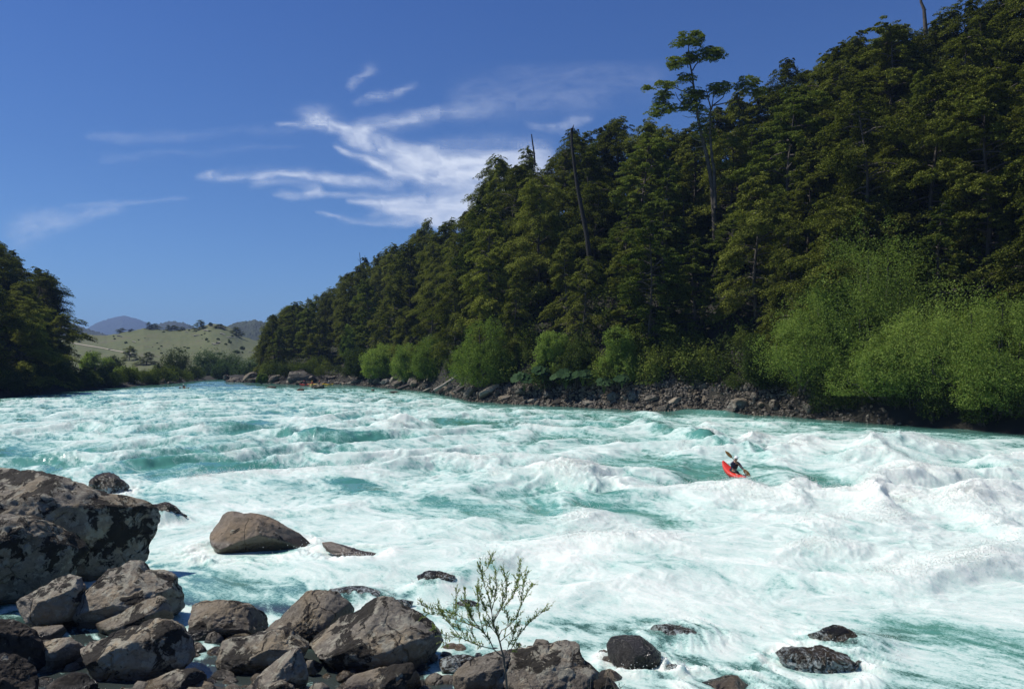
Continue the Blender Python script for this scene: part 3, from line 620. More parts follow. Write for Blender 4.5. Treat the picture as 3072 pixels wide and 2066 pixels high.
water = mesh('river_water', v, grid_faces(*WX.shape), M_water, attrs={'foam': foam, 'calm': calm})
tag(water, kind='structure')

# flying droplets thrown up by the breaking crests
whitec = np.where((foam > .95) & (WY.ravel() > 14) & (WY.ravel() < 75) & (np.abs(CX.ravel() - 512) < 560))[0]
hw = h - zw(WY.ravel())
pw = np.clip(hw[whitec] - .15, 0.02, None) ** 1.5 / WY.ravel()[whitec]; pw /= pw.sum()
ND = 70000
pick = rng.choice(whitec, 20000, p=pw)
cen = v[pick] + rng.normal(size=(20000, 3)) * np.array([.12, .12, .02]); cen[:, 2] += rng.exponential(.06, 20000)
crest = whitec[(np.gradient(np.gradient(hh, axis=0), axis=0).ravel()[whitec] < 0) & (hw[whitec] > .25)]
pc = rng.choice(crest, 330); pl = np.repeat(pc, 140); k_ = len(pl)
cp = v[pl] + rng.normal(size=(k_, 3)) * np.array([.42, .26, .05]) * np.repeat(rng.uniform(.5, 1.3, 330), 140)[:, None]
ix = np.clip(np.searchsorted(rows, cp[:, 1]), 0, len(rows) - 1); jx = np.clip(np.searchsorted(cols_, cp[:, 0] / cp[:, 1] * F + 512), 0, len(cols_) - 1)
cp[:, 2] = hh[ix, jx] + rng.exponential(.085, k_)
rk = [r_ for r_ in ROCK_HOLES if r_[3] >= 0]
cr_ = []
for (rx, ry, rr, zt) in rk:
    a_ = rng.uniform(0, 6.28, 260); q_ = rr * rng.normal(1.15, .13, 260); X_ = rx + q_ * np.cos(a_); Y_ = ry + q_ * np.sin(a_)
    ix = np.clip(np.searchsorted(rows, Y_), 0, len(rows) - 1); jx = np.clip(np.searchsorted(cols_, X_ / Y_ * F + 512), 0, len(cols_) - 1)
    cr_.append(np.stack([X_, Y_, hh[ix, jx] + rng.exponential(.05, 260)], 1))
cen = np.concatenate([cen, cp] + cr_); ND = len(cen)
tet = np.array([[1, 1, 1], [1, -1, -1], [-1, 1, -1], [-1, -1, 1]]) * .58
sz = rng.uniform(.003, .010, ND) * (1 + cen[:, 1] / 35)
V = (cen[:, None, :] + tet[None] * sz[:, None, None]).reshape(-1, 3)
Fq = (np.arange(ND)[:, None, None] * 4 + np.array([[0, 1, 2], [0, 3, 1], [0, 2, 3], [1, 3, 2]])[None]).reshape(-1, 3)
M_drop, nt, out = nm('water_drops'); N = NT(nt)
d1 = N.n('ShaderNodeBsdfDiffuse'); d1.inputs[0].default_value = (.85, .87, .85, 1); d2 = N.n('ShaderNodeBsdfTranslucent'); d2.inputs[0].default_value = (.85, .87, .85, 1)
ms = N.n('ShaderNodeMixShader'); N.link(d1.outputs[0], ms.inputs[1]); N.link(d2.outputs[0], ms.inputs[2]); N.link(ms.outputs[0], out.inputs[0])
tag(mesh('spray_droplets', V, Fq, M_drop), 'fine white spray flying off the breaking waves', 'spray', kind='stuff')

# river bed and wide ground out to the horizon
bx = np.array([[-9000, -60, -2.5], [9000, -60, -2.5], [9000, 14000, -2.5], [-9000, 14000, -2.5]])
tag(mesh('ground', bx, [(0, 1, 2, 3)], simple('river_bed', (.06, .06, .04), .95, (.03, .028, .02), .5), smooth=False), kind='structure')
# ------------------------------------------------------------------ banks and hills
QR = .55
def bank(px, q, D, skyp, th, r=1.0):
    """ground height: q = 0 at the water, QR on the ridge"""
    Dm = D(px); Y = Dm * (1 + q)
    zs = zw(Dm)
    Yr = Dm * (1 + QR); zr = CAMZ + ray(512, 1)[1] * 0 + (HZ - ip(px, skyp)) / F * Yr - th
    zr = np.maximum(zr, zs + 1.5)
    br = np.minimum(np.interp(px, [430, 620], [2.0, 3.0]), (zr - zs) * .5)
    t = np.clip((q - .045) / (QR - .045), 0, 1)
    z = zs + br * sst(-.005, .045, q) + (zr - zs - br) * (t ** .85)
    z = np.where(q > QR, zr - (q - QR) * Dm * .25, z)
    z = np.where(q < 0, zs + q * Dm * .25, z)
    z = z + .9 * f2(px / 25 + 7, Y / 9, 3, 3) * np.clip((q - .02) * 12, 0, 1) * np.clip(Dm / 120, .4, 1)
    return z
def bank_mesh(name, x0, x1, D, skyp, th, mat, step=2.5):
    c = np.arange(x0, x1, step); q = np.concatenate([np.linspace(-.03, .1, 45)[:-1], np.linspace(.1, .7, 50), [.9, 1.3, 2.0]])
    C, Q = np.meshgrid(c, q); z = bank(C, Q, D, skyp, th)
    Y = D(C) * (1 + Q); X = (C - 512) / F * Y
    v = np.stack([X, Y, z], -1).reshape(-1, 3)
    o = mesh(name, v, grid_faces(*C.shape), mat); tag(o, kind='structure'); return o
TH_R = 17.0
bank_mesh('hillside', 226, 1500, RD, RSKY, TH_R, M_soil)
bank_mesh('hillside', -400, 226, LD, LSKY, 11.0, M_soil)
def ground_r(px, q): return float(bank(np.array([px]), np.array([q]), RD, RSKY, TH_R)[0])
def ground_l(px, q): return float(bank(np.array([px]), np.array([q]), LD, LSKY, 11.0)[0])

# far pasture hill
PSK = [(40, 338), (71, 334), (107, 335), (120, 332.5), (143, 328), (171, 330), (197, 328), (211, 323), (222, 324), (230, 327), (243, 336), (264, 343), (300, 352)]
def past(px, t):
    py = 379 + (ip(px, PSK) - 379) * np.asarray(t, float) ** .75; Y = 315 + 260 * np.asarray(t, float)
    kx, kz = ray(px, py); z = CAMZ + kz * Y + .5 * f2(np.asarray(px) / 9, Y / 25, 3, 5)
    return np.stack([kx * Y, Y + 0 * z, z], -1)
c_ = np.arange(30, 300, 1.0); t_ = np.concatenate([np.linspace(0, 1, 60), [1.1]])
C, T = np.meshgrid(c_, np.minimum(t_, 1)); v = past(C, T).reshape(-1, 3)
vv = v.reshape(*C.shape, 3); vv[-1, :, 1] += 60; vv[-1, :, 2] -= 25
m, nt, out = nm('pasture_grass'); N = NT(nt); tc = N.n('ShaderNodeTexCoord')
b = N.n('ShaderNodeBsdfPrincipled'); b.inputs['Roughness'].default_value = .95
n1 = N.noise(tc.outputs['Object'], .035, 5, .6); nn2_ = N.noise(tc.outputs['Object'], .25, 6, .7)
cg = N.mix(N.ramp(N.math('ADD', N.math('MULTIPLY', n1, .5), N.math('MULTIPLY', nn2_, .5)), [(.40, 0.0), (.6, 1.0)]), (.058, .074, .017), (.100, .108, .030))
cb = N.mix(N.ramp(N.math('ADD', N.math('MULTIPLY', n1, .4), N.math('MULTIPLY', nn2_, .6)), [(.53, 0.0), (.60, .8)]), cg, (.075, .064, .036))
N.link(cb, b.inputs['Base Color']); N.link(b.outputs[0], out.inputs[0])
tag(mesh('pasture', vv.reshape(-1, 3), grid_faces(*C.shape), m), kind='structure')
# dirt road across the pasture: a thin bed laid on the grass
rp = [(66, 341.5), (73, 343), (85, 345), (103, 348), (115, 350.5), (127, 352.5), (134, 354)]
def pastpt(px, py):
    lo, hi = 0., 1.
    for _ in range(30):
        mid = (lo + hi) / 2; p = past(px, mid); y = HZ - (p[2] - CAMZ) / p[1] * F
        if y > py: lo = mid
        else: hi = mid
    return past(px, lo)
cs = []
for px in np.arange(66, 134, 1.5):
    py = float(ip(px, rp)); a = pastpt(px, py - .4); b2 = pastpt(px, py + .4); cs += [a + [0, 0, .25], b2 + [0, 0, .25]]
nc = len(cs) // 2; fc = np.array([[2 * i, 2 * i + 1, 2 * i + 3, 2 * i + 2] for i in range(nc - 1)])
tag(mesh('dirt_road', np.array(cs), fc, simple('dry_dirt', (.36, .31, .24), .95, (.28, .24, .18), .3)), kind='structure')

M_farwood = simple('far_forest', (.028, .040, .018), .95, (.012, .018, .010), .02)
M_bluewood = simple('distant_forest', (.030, .040, .028), .95, (.022, .028, .02), .008)
def mountain(name, prof, D, mat, lump, lw, wdt=.22):
    x0, x1 = prof[0][0], prof[-1][0]
    c = np.linspace(x0, x1, 260); t = np.linspace(-1, 1, 120)
    C, T = np.meshgrid(c, t); Y = D * (1 + wdt * T)
    H = (HZ - ip(C, prof)) / F * D
    sh = np.clip(1 - np.abs(T) ** 1.7, 0, 1)
    z = H * sh; X = (C - 512) / F * Y
    z = z + lump * np.abs(f2(X / lw, Y / lw, 3, 3)) * 2 * (sh > .02) + lump * 3 * f2(X / lw / 9, Y / lw / 9, 3, 13) * (1 - sh)
    o = mesh(name, np.stack([X, Y, z], -1).reshape(-1, 3), grid_faces(*C.shape), mat); tag(o, kind='structure'); return o
mountain('mountain', [(40, 360), (60, 345), (80, 332), (88.6, 327), (95, 323), (103, 320), (112, 317.5), (121.5, 315.5), (129, 316.5), (136, 318), (148.7, 323), (160, 330), (185, 345), (200, 362)], 5200, M_bluewood, 5, 60)
mountain('hill', [(20, 300), (45, 311), (71, 321), (86, 327), (100, 331), (107, 333), (125, 345), (150, 360)], 1700, M_farwood, 3.0, 10)
mountain('hill', [(120, 355), (140, 331), (148.6, 326), (160, 322), (171.5, 320), (183, 321.5), (194, 326), (210, 340), (225, 355)], 2300, M_farwood, 3.5, 12)
mountain('hill', [(195, 350), (210, 333), (223, 327), (231.5, 322), (243, 319.5), (254, 318), (271.6, 321), (300, 325), (340, 340)], 1250, M_farwood, 3.0, 8)

# ------------------------------------------------------------------ foliage
def quads(c, nrm, size, asp=.55, rg=rng, along=None):
    """leaf blades: centres (n,3), normals (n,3), lengths (n,)"""
    n = len(c)
    nrm = nrm / (np.linalg.norm(nrm, axis=1)[:, None] + 1e-9)
    r = rg.normal(size=(n, 3)) if along is None else along + rg.normal(size=(n, 3)) * .25
    a = np.cross(nrm, r); a /= (np.linalg.norm(a, axis=1)[:, None] + 1e-9); b = np.cross(nrm, a)
    s = size[:, None]
    V = np.stack([c + b * s * .5, c + a * s * asp * .5, c - b * s * .5, c - a * s * asp * .5], 1)
    return V.reshape(-1, 3), np.arange(4 * n).reshape(n, 4)
def leaf_mesh(name, c, nrm, size, mat, parent=None, asp=.55, along=None):
    V, Fq = quads(c, nrm, size, asp, along=along)
    vr = np.repeat(rng.uniform(0, 1, len(c)), 4)
    return mesh(name, V, Fq, mat, parent, smooth=False, attrs={'v': vr})
def spray_cloud(starts, dirs, L, K, width=.42, droop=.35, up=.0):
    """flat layered sprays of small leaves: arrays M starts -> leaf centres and normals"""
    M = len(starts); u = rng.uniform(0, 1, (M, K)) ** .75; l = rng.uniform(-1, 1, (M, K))
    d = dirs.copy(); d[:, 2] *= .4; d /= np.linalg.norm(d, axis=1)[:, None]
    side = np.stack([-d[:, 1], d[:, 0], 0 * d[:, 0]], 1); side /= np.linalg.norm(side, axis=1)[:, None]
    wdt = width * np.sin(np.pi * (.12 + .8 * u)) * l
    P_ = starts[:, None, :] + d[:, None, :] * (u * L[:, None])[..., None] + side[:, None, :] * (wdt * L[:, None])[..., None]
    P_[..., 2] += -droop * L[:, None] * (u ** 2 + .5 * wdt ** 2) + rng.normal(size=(M, K)) * .05 * L[:, None] + up * L[:, None] * u
    nr = np.tile(np.array([0, 0, 1.0]), (M, K, 1)) + .8 * droop * d[:, None, :] * u[..., None] + rng.normal(size=(M, K, 3)) * .33
    return P_.reshape(-1, 3), nr.reshape(-1, 3)
def beech(seed, H=14.0, Rc=4.2, M=330, K=60, leaf=.28, lean=0.0, low=.1, pointy=.65, gap=0.0, mat=None, nm_='beech_tree', droop=.35, ls=1.0):
    """southern beech: tapered trunk, tiers of drooping flat sprays, ragged top"""
    rg = np.random.default_rng(seed)
    t = empty(nm_)
    tp = np.array([[lean * (z / H) ** 2 + .25 * math.sin(z * .5 + seed), .25 * math.cos(z * .43 + seed), z] for z in np.linspace(-1.2, H * .97, 9)])
    V, Fq = tube(tp, np.linspace(.30, .03, 9), 7)
    parts = [(V, Fq)]
    st, dr, Ls = [], [], []
    nl = 62
    for i in range(nl):
        hf = low + (1 - low) * ((i + rg.uniform(0, 1)) / nl) ** .9
        z = H * hf
        rad = Rc * (1 - hf) ** pointy * (1.0 + .25 * math.sin(hf * 9 + seed)) * rg.uniform(.5, 1.2) + .25
        if rg.uniform() < gap: rad *= .3
        ph = rg.uniform(0, 6.283)
        rise = rg.uniform(-.05, .65)
        c0 = np.array([np.interp(z, tp[:, 2], tp[:, 0]), np.interp(z, tp[:, 2], tp[:, 1]), z])
        d = np.array([math.cos(ph), math.sin(ph), 0])
        pts = [c0 + d * rad * s + np.array([0, 0, rad * (rise * s - .45 * s * s)]) for s in (0, .35, .7, 1)]
        parts.append(tube(pts, [.09 * (1 - hf) + .03, .06, .04, .012], 4))
        ns = max(3, int(M / nl * (.35 + 1.3 * rad / Rc)))
        for k in range(ns):
            s = rg.uniform(.25, 1) ** .7
            p = c0 + d * rad * s + np.array([0, 0, rad * (rise * s - .45 * s * s)])
            a = ph + rg.uniform(-1.1, 1.1) * (1.2 - .6 * s)
            st.append(p + rg.normal(size=3) * .22 * Rc / 4); dr.append([math.cos(a), math.sin(a), 0.0]); Ls.append(rg.uniform(.75, 1.9) * (.5 + .5 * min(1, rad / 2.5)) * Rc / 4.6 * ls)
    # leader shoots
    for k in range(10):
        a = rg.uniform(0, 6.28); st.append(tp[-1] + [rg.normal() * .15, rg.normal() * .15, rg.uniform(-1.2, .5)]); dr.append([math.cos(a), math.sin(a), .3]); Ls.append(.45 + .3 * rg.uniform())
    st = np.array(st); dr = np.array(dr); Ls = np.array(Ls)
    c, n_ = spray_cloud(st, dr, Ls, K, droop=droop)
    Vt, Ft = join(parts)
    mesh('trunk', Vt, Ft, M_bark, t)
    leaf_mesh('crown', c, n_, rng.uniform(.6, 1.3, len(c)) * leaf, mat or M_beech, t)
    return t
def bush(name, seed, W, H, Dp, nleaf, leaf, mat, lobes=9, stems=8, fill=.5, shell=.35, upd=.6, parent=None):
    """many-stemmed willow bush: overlapping feathery lobes on arching stems; origin at the foot"""
    rg = np.random.default_rng(seed)
    t = empty(name)
    lo = []
    for i in range(lobes):
        a = rg.uniform(0, 6.28); r = rg.uniform(.1, .8) ** .7
        x = math.cos(a) * r * W * .38; y = math.sin(a) * r * Dp * .38
        top = H * (1 - .55 * r ** 1.6) * rg.uniform(.8, 1.03); s = rg.uniform(.20, .32) * min(W, H) * 1.1
        lo.append((np.array([x, y, max(top - s * .9, s * .6)]), np.array([s * rg.uniform(.9, 1.3), s, s * rg.uniform(.9, 1.25)])))
        if top > 2.2 * s: lo.append((np.array([x * 1.15, y * 1.15, max(top * .45, s * .5)]), np.array([s * 1.15, s * 1.1, s * 1.1])))
    parts = []
    for c, s in lo[:stems * 2]:
        b0 = np.array([rg.normal() * W * .05, rg.normal() * W * .04, -.3])
        m_ = (b0 + c) / 2 + np.array([0, 0, H * .08]) + (c - b0) * [.12, .12, 0]
        parts.append(tube([b0, m_, c, c + [0, 0, s[2] * .5]], [.07 * H / 4, .045 * H / 4, .025 * H / 4, .008], 5))
    for _ in range(lobes * 2):      # separate leaders breaking the outline
        c_, s_ = lo[rg.integers(0, len(lo))]; dd = rg.normal(size=3); dd[2] = abs(dd[2]) + .5; dd /= np.linalg.norm(dd)
        lo.append((c_ + dd * s_ * rg.uniform(.75, 1.0), s_ * np.array([.28, .28, .48]) * rg.uniform(.7, 1.2)))
    vol = np.array([np.prod(s) ** (2 / 3) for _, s in lo]); pk = rg.choice(len(lo), nleaf, p=vol / vol.sum())
    C0 = np.array([c for c, _ in lo])[pk]; S0 = np.array([s for _, s in lo])[pk]
    d = rg.normal(size=(nleaf, 3)); d /= np.linalg.norm(d, axis=1)[:, None]
    rr = 1 - shell * rg.exponential(.55, nleaf); rr = np.clip(rr, .05, 1)
    fr = 1 + .28 * f3(d * 2.6 + C0 * .9, 3, seed) + .16 * f3(d * 7 + C0, 2, seed + 2)
    c = C0 + d * S0 * (rr * fr)[:, None]
    keep = f3(c * 1.5 / max(H / 4, 1), 4, seed + 5) > -.11; c = c[keep]; d = d[keep]; nleaf = len(c)
    c[:, 2] = np.abs(c[:, 2]) + .05
    nr = rg.normal(size=(nleaf, 3)) * .75 + d * .5 + [0, 0, .45]
    al = d + np.array([0, 0, upd])
    Vt, Ft = join(parts)
    mesh('stems', Vt, Ft, M_bark, t)
    leaf_mesh('foliage', c, nr, rg.uniform(.6, 1.35, nleaf) * leaf, mat, t, asp=.4, along=None)
    return t

# ---- beech trees of the right hillside
protos = [beech(11 + k, H=14, Rc=[5.2, 4.6, 5.6, 4.3, 5.4, 4.9, 5.9][k], M=[700, 600, 760, 600, 720, 660, 820][k], K=96, leaf=.215, lean=[.5, -.4, .8, 0, 1.0, .3, -.2][k], low=[.0, .05, .0, .03, .0, .04, .0][k], pointy=[.55, .7, .5, .8, .5, .65, .45][k]) for k in range(7)]
protos += [beech(71, 14, 4.8, 700, 110, .23, .3, .0, .3, mat=M_beech2, nm_='broadleaf_tree', droop=.1, ls=.8), beech(72, 14, 5.2, 800, 110, .22, -.4, .0, .38, mat=M_beech, droop=.15, ls=.8), beech(73, 14, 3.8, 600, 110, .23, .3, .1, .45, mat=M_beech2, nm_='broadleaf_tree', droop=.2, ls=.9), beech(74, 14, 4.4, 380, 90, .2, 1.2, .25, .5, droop=.5, gap=.3)]
ZX = [(268, 345, 'at the far end beside the pasture'), (345, 425, 'above the resting paddlers'), (425, 495, 'above the bleached leaning log'),
      (495, 560, 'left of the tall charred pole'), (560, 640, 'between charred pole and tall lone tree'), (640, 735, 'around the tall lone tree'),
      (735, 830, 'right of the tall lone tree'), (830, 930, 'above the highest willow bush'), (930, 1200, 'at the right edge')]
def zone(px, q):
    z = next((s for a, b_, s in ZX if a <= px < b_), ZX[-1][2])
    b_ = 'foot' if q < .13 else ('middle' if q < .38 else 'crest')
    return {'foot': 'dark beech tree at the forest foot, ', 'middle': 'olive green beech halfway up the forest, ', 'crest': 'beech tree on the skyline, '}[b_] + z
used = set()
def put(pr, loc, rz, sc, label, group, cat='tree', key='b'):
    k = (key, pr.name)
    if k in used: t = copy_tree(pr)
    else: t = pr; used.add(k)
    t.location = loc; t.rotation_euler = (random.uniform(-.05, .05), random.uniform(-.05, .05), rz); t.scale = sc if hasattr(sc, '__len__') else (sc, sc, sc)
    tag(t, label, cat, group); return t
placed = []
def try_place(px, q, dmin):
    Y = RD(px) * (1 + q); X = (px - 512) / F * Y
    for (a, b_, c) in placed:
        if (a - X) ** 2 + (b_ - Y) ** 2 < ((dmin + c) / 2) ** 2: return None
    placed.append((X, Y, dmin)); return X, Y
GB = 'beech trees of the right bank forest'
ntree = 0
rt = random.Random(5)
# skyline first, then rows down to the water
px = 272.0
while px < 1075:
    q = rt.uniform(.47, .56); Y = RD(px) * (1 + q); X = (px - 512) / F * Y
    placed.append((X, Y, 5))
    g = ground_r(px, q); top = float(ip(px, RSKY)) + rt.uniform(-3, 9)
    ztop = CAMZ + (HZ - top) / F * Y
    Ht = max(ztop - g, 5)
    s = Ht / 14.0
    pr = protos[rt.choice([0, 1, 2, 3, 4, 5, 6, 8, 10])]; put(pr, (X, Y, g), rt.uniform(0, 6.28), (min(max(s * .74, .7), 1.15), min(max(s * .74, .7), 1.15), s), zone(px, q), GB); ntree += 1
    px += rt.uniform(3.6, 6.4) * F / Y * .8
px = 274.0
while px < 1075:      # a second row just behind the crest closes the gaps between the first
    q = rt.uniform(.58, .64); Y = RD(px) * (1 + q); X = (px - 512) / F * Y; g = ground_r(px, q)
    Ht = max(CAMZ + (HZ - float(ip(px, RSKY)) - rt.uniform(5, 16)) / F * Y - g, 5); s = Ht / 14.0; wq = min(max(s * .9, .75), 1.3)
    put(protos[rt.choice([0, 2, 4, 6, 8])], (X, Y, g), rt.uniform(0, 6.28), (wq, wq, s), zone(px, q), GB); ntree += 1
    px += rt.uniform(6, 9) * F / Y * .8
tries = 0
while ntree < 292 and tries < 9000:
    tries += 1
    px = 262 + (1080 - 262) * rt.random() ** .85; q = .085 + .405 * rt.random()
    Y = RD(px) * (1 + q)
    r = try_place(px, q, 4.9 + Y * .012)
    if r is None: continue
    X, Y = r; g = ground_r(px, q)
    Ht = rt.uniform(13, 22) * (.8 if q < .12 else 1)
    ms = CAMZ + (HZ - ip(px, RSKY) - 5) / F * Y - g
    if 684 < px < 738 and q < .26: ms = min(ms, CAMZ + (HZ - 205) / F * Y - g)
    if 566 < px < 596 and q < .13: ms = min(ms, CAMZ + (HZ - 255) / F * Y - g)
    Ht = min(Ht, max(float(ms), 4)); s = Ht / 14
    w_ = min(max(s * .78, .7), 1.2) * rt.uniform(.88, 1.08)
    ki = rt.choice([0, 1, 2, 3, 4, 5, 6, 7, 8, 8, 9, 10]); pr = protos[ki]
    put(pr, (X, Y, g), rt.uniform(0, 6.28), (w_, w_, s), zone(px, q).replace('dark beech tree', 'brighter leafy tree').replace('olive green beech', 'brighter leafy tree') if ki in (7, 9) else zone(px, q), GB); ntree += 1
print('trees', ntree, 'tries', tries)

# ---- low growth that covers the ground between the trees
def cover(name, label, D, skyp, th, x0, x1, n, mat, q1=.62):
    rc = np.random.default_rng(77)
    m = n // 30; px = rc.uniform(x0, x1, m); q = rc.uniform(.045, q1, m) ; Y = D(px) * (1 + q); z = bank(px, q, D, skyp, th)
    c = np.stack([(px - 512) / F * Y, Y, z], 1)[:, None, :] + rc.normal(size=(m, 30, 3)) * np.array([1.0, 1.0, .55]); c[..., 2] += .5
    c = c.reshape(-1, 3); nr = rc.normal(size=c.shape) * .5 + [-.1, -.3, .8]
    o = leaf_mesh(name, c, nr, rc.uniform(.25, .6, len(c)), mat); tag(o, label, 'undergrowth', kind='stuff'); o.name = name
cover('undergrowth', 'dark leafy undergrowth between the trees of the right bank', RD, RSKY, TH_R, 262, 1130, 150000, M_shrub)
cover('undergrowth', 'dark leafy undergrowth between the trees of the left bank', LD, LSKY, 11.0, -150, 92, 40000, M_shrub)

# ---- left bank trees
lt = 0; placed = []
GL = 'trees of the left bank'
rt2 = random.Random(9)
for i in range(1500):
    px = rt2.uniform(-190, 56); q = rt2.choice([rt2.uniform(.02, .5), rt2.uniform(.02, .12), rt2.uniform(.45, .55)])
    Y = LD(px) * (1 + q); X = (px - 512) / F * Y
    if any((a - X) ** 2 + (b_ - Y) ** 2 < 42 for a, b_ in placed): continue
    g = ground_l(px, q); ms = CAMZ + (HZ - float(ip(px, LSKY)) - 1) / F * Y - g
    Ht = min(rt2.uniform(11, 16), ms) if q < .45 else ms * rt2.uniform(.9, 1.05)
    if Ht < 3.5: continue
    placed.append((X, Y)); s = Ht / 14; w_ = max(s, .7)
    lab = ('shaded dark tree at the water on the left bank' if q < .12 else 'shaded dark tree up the slope of the left bank') if q < .4 else 'shaded dark tree on the skyline of the left bank'
    if px > 50: lab += ', beside the distant blue mountain'
    put(protos[rt2.randrange(7)], (X, Y, g), rt2.uniform(0, 6.28), (w_ * 1.1, w_ * 1.1, s), lab, GL); lt += 1
    if lt > 110: break
print('left', lt)
for p in protos[:]: pass

# ---- undergrowth along the foot of the forest
shr = [bush('shrub', 60 + k, 4.2, 3.6, 3.4, 5200, .20, [M_shrub, M_beech2, M_shrub, M_beech2][k], lobes=8) for k in range(4)]
rt3 = random.Random(4)
def shrub_at(px, q, s, k, lab, grp, D=RD, gr=ground_r):
    Y = float(D(px)) * (1 + q); put(shr[k], ((px - 512) / F * Y, Y, gr(px, q) - .2), rt3.uniform(0, 6.28), (s * 1.1, s, s), lab, grp, 'shrub', 's')
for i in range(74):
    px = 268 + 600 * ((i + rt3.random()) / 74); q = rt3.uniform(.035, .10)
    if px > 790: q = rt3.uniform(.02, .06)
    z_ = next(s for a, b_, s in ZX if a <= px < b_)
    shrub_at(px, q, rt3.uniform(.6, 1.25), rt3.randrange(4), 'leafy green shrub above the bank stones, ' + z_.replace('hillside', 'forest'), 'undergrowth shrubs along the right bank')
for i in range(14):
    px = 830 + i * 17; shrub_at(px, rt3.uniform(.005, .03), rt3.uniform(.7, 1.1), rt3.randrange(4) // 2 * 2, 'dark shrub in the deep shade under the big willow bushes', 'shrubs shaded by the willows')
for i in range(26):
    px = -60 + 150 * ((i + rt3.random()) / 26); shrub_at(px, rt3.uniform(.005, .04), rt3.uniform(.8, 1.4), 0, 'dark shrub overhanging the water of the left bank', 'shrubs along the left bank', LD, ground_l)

for i in range(22):
    px = 84 + 120 * ((i + rt3.random()) / 22); shrub_at(px, rt3.uniform(.006, .05), rt3.uniform(.9, 1.3), 0 if i % 3 else 1, 'green shrub on the low point of the left bank', 'shrubs along the left bank', LD, ground_l)
for i in range(12):
    px = 262 + 60 * ((i + rt3.random()) / 12); shrub_at(px, rt3.uniform(.03, .09), rt3.uniform(.9, 1.3), i % 2, 'shrub at the far tip of the right bank forest', 'undergrowth shrubs along the right bank')
# ---- bright willows: photo centre x, top y, foot y, width px, distance factor
WIL = [
 (876, 216, 400, 120, .07, 'tallest bright green willow, rising above the other bushes at the right'),
 (812, 300, 388, 110, .045, 'wide light green willow bush left of the tallest willow, low over the stones'),
 (835, 262, 392, 80, .06, 'rounded green willow bush on the left shoulder of the tallest willow'),
 (925, 300, 398, 110, .04, 'green willow bush under the right side of the tallest willow'),
 (965, 278, 405, 100, .045, 'tall willow bush right of the tallest willow'),
 (1020, 283, 410, 110, .04, 'willow bush cut off by the right edge'),
 (1000, 352, 410, 80, .012, 'low bright willow bush drooping to the water at the right edge'),
 (890, 330, 396, 120, .025, 'broad yellow-green willow bush in front of the tallest willow'),
 (485, 320, 381, 58, .05, 'rounded bright willow bush above the bleached leaning log'),
 (553, 325, 380, 34, .05, 'narrow bright willow bush behind the big rough leaves'),
 (578, 338, 381, 34, .05, 'darker small willow bush right of the narrow bright one'),
 (618, 326, 381, 42, .05, 'upright willow bush right of the rough leaved plants'),
 (430, 333, 378, 44, .05, 'light green willow bush left of the rounded bright willow'),
 (408, 345, 377, 34, .045, 'small light willow bush in the row below the forest, left of the log'),
 (382, 342, 376, 40, .05, 'soft green willow bush in the middle of the row of small willows'),
 (362, 345, 376, 36, .05, 'greyish willow bush near the resting paddlers'),
 (351, 326, 352, 24, .10, 'pale willow bush standing higher behind the row of small willows'),
 (760, 335, 386, 44, .05, 'dull green bush at the left end of the big willows')]
for i, (cx, ty, fy_, wp, q, lab) in enumerate(WIL):
    q = q if q >= .07 else q * .7
    Y = float(RD(cx)) * (1 + q); zt = CAMZ + (HZ - ty) / F * Y; g = CAMZ + (HZ - fy_) / F * Y if i < 8 else min(ground_r(cx, q), CAMZ + (HZ - fy_) / F * Y)
    W_ = wp / F * Y; H_ = zt - g
    t = bush('willow_bush', 100 + i, W_ * (1.02 if i in (8, 9, 10, 11) else 1.08), H_ * (1.10 if i < 8 else 1.05), W_ * .8, int(min(80000, 12000 + 1200 * W_ * H_)), .115 + .0008 * Y, M_willow if i not in (10, 15, 17) else M_shrub, lobes=12 if wp > 70 else 9)
    t.location = ((cx - 512) / F * Y, Y, g); tag(t, lab, 'bush', 'bright willows along the right bank')

# ---- far end vegetation, left bank low bushes, pasture trees
FAR = [ # cx, top, foot, width, Y, mat, name, label
 (97, 349, 370, 34, 255, M_willow, 'willow_bush', 'light green willow at the foot of the left bank trees'),
 (108, 362, 380, 40, 232, M_shrub, 'shrub', 'dark green bush low on the left bank beyond the big trees'),
 (92, 366, 387, 34, 205, M_shrub, 'shrub', 'dark bush at the water just beyond the big left bank trees'),
 (130, 364, 384, 42, 222, M_willow, 'willow_bush', 'bright low willow in the middle of the left bank bushes'),
 (148, 370, 384, 26, 218, M_willow, 'willow_bush', 'small bright willow at the tip of the left bank point'),
 (177, 349, 381, 42, 262, M_shrub, 'shrub', 'big brownish dark bush left of the grey-green willows'),
 (210, 349, 379, 36, 285, M_grey, 'willow_bush', 'leftmost of the grey-green willows below the pasture'),
 (232, 352, 379, 38, 283, M_grey, 'willow_bush', 'middle grey-green willow below the pasture'),
 (254, 350, 379, 40, 281, M_grey, 'willow_bush', 'grey-green willow next to the forest edge below the pasture'),
 (221, 361, 380, 30, 272, M_grey, 'willow_bush', 'low grey-green willow in front of the others by the water'),
 (244, 364, 380, 30, 270, M_grey, 'willow_bush', 'low rounded willow in front by the forest edge'),
 (262, 373, 381, 11, 195, M_willow, 'willow_bush', 'tiny bright bush on the rocky tip of the right bank'),
 (113, 355, 372, 24, 270, M_shrub, 'shrub', 'dark shrub behind the light willow, below the dirt road'),
 (160, 365, 379, 20, 255, M_shrub, 'shrub', 'dark scrub below the small rounded tree')]
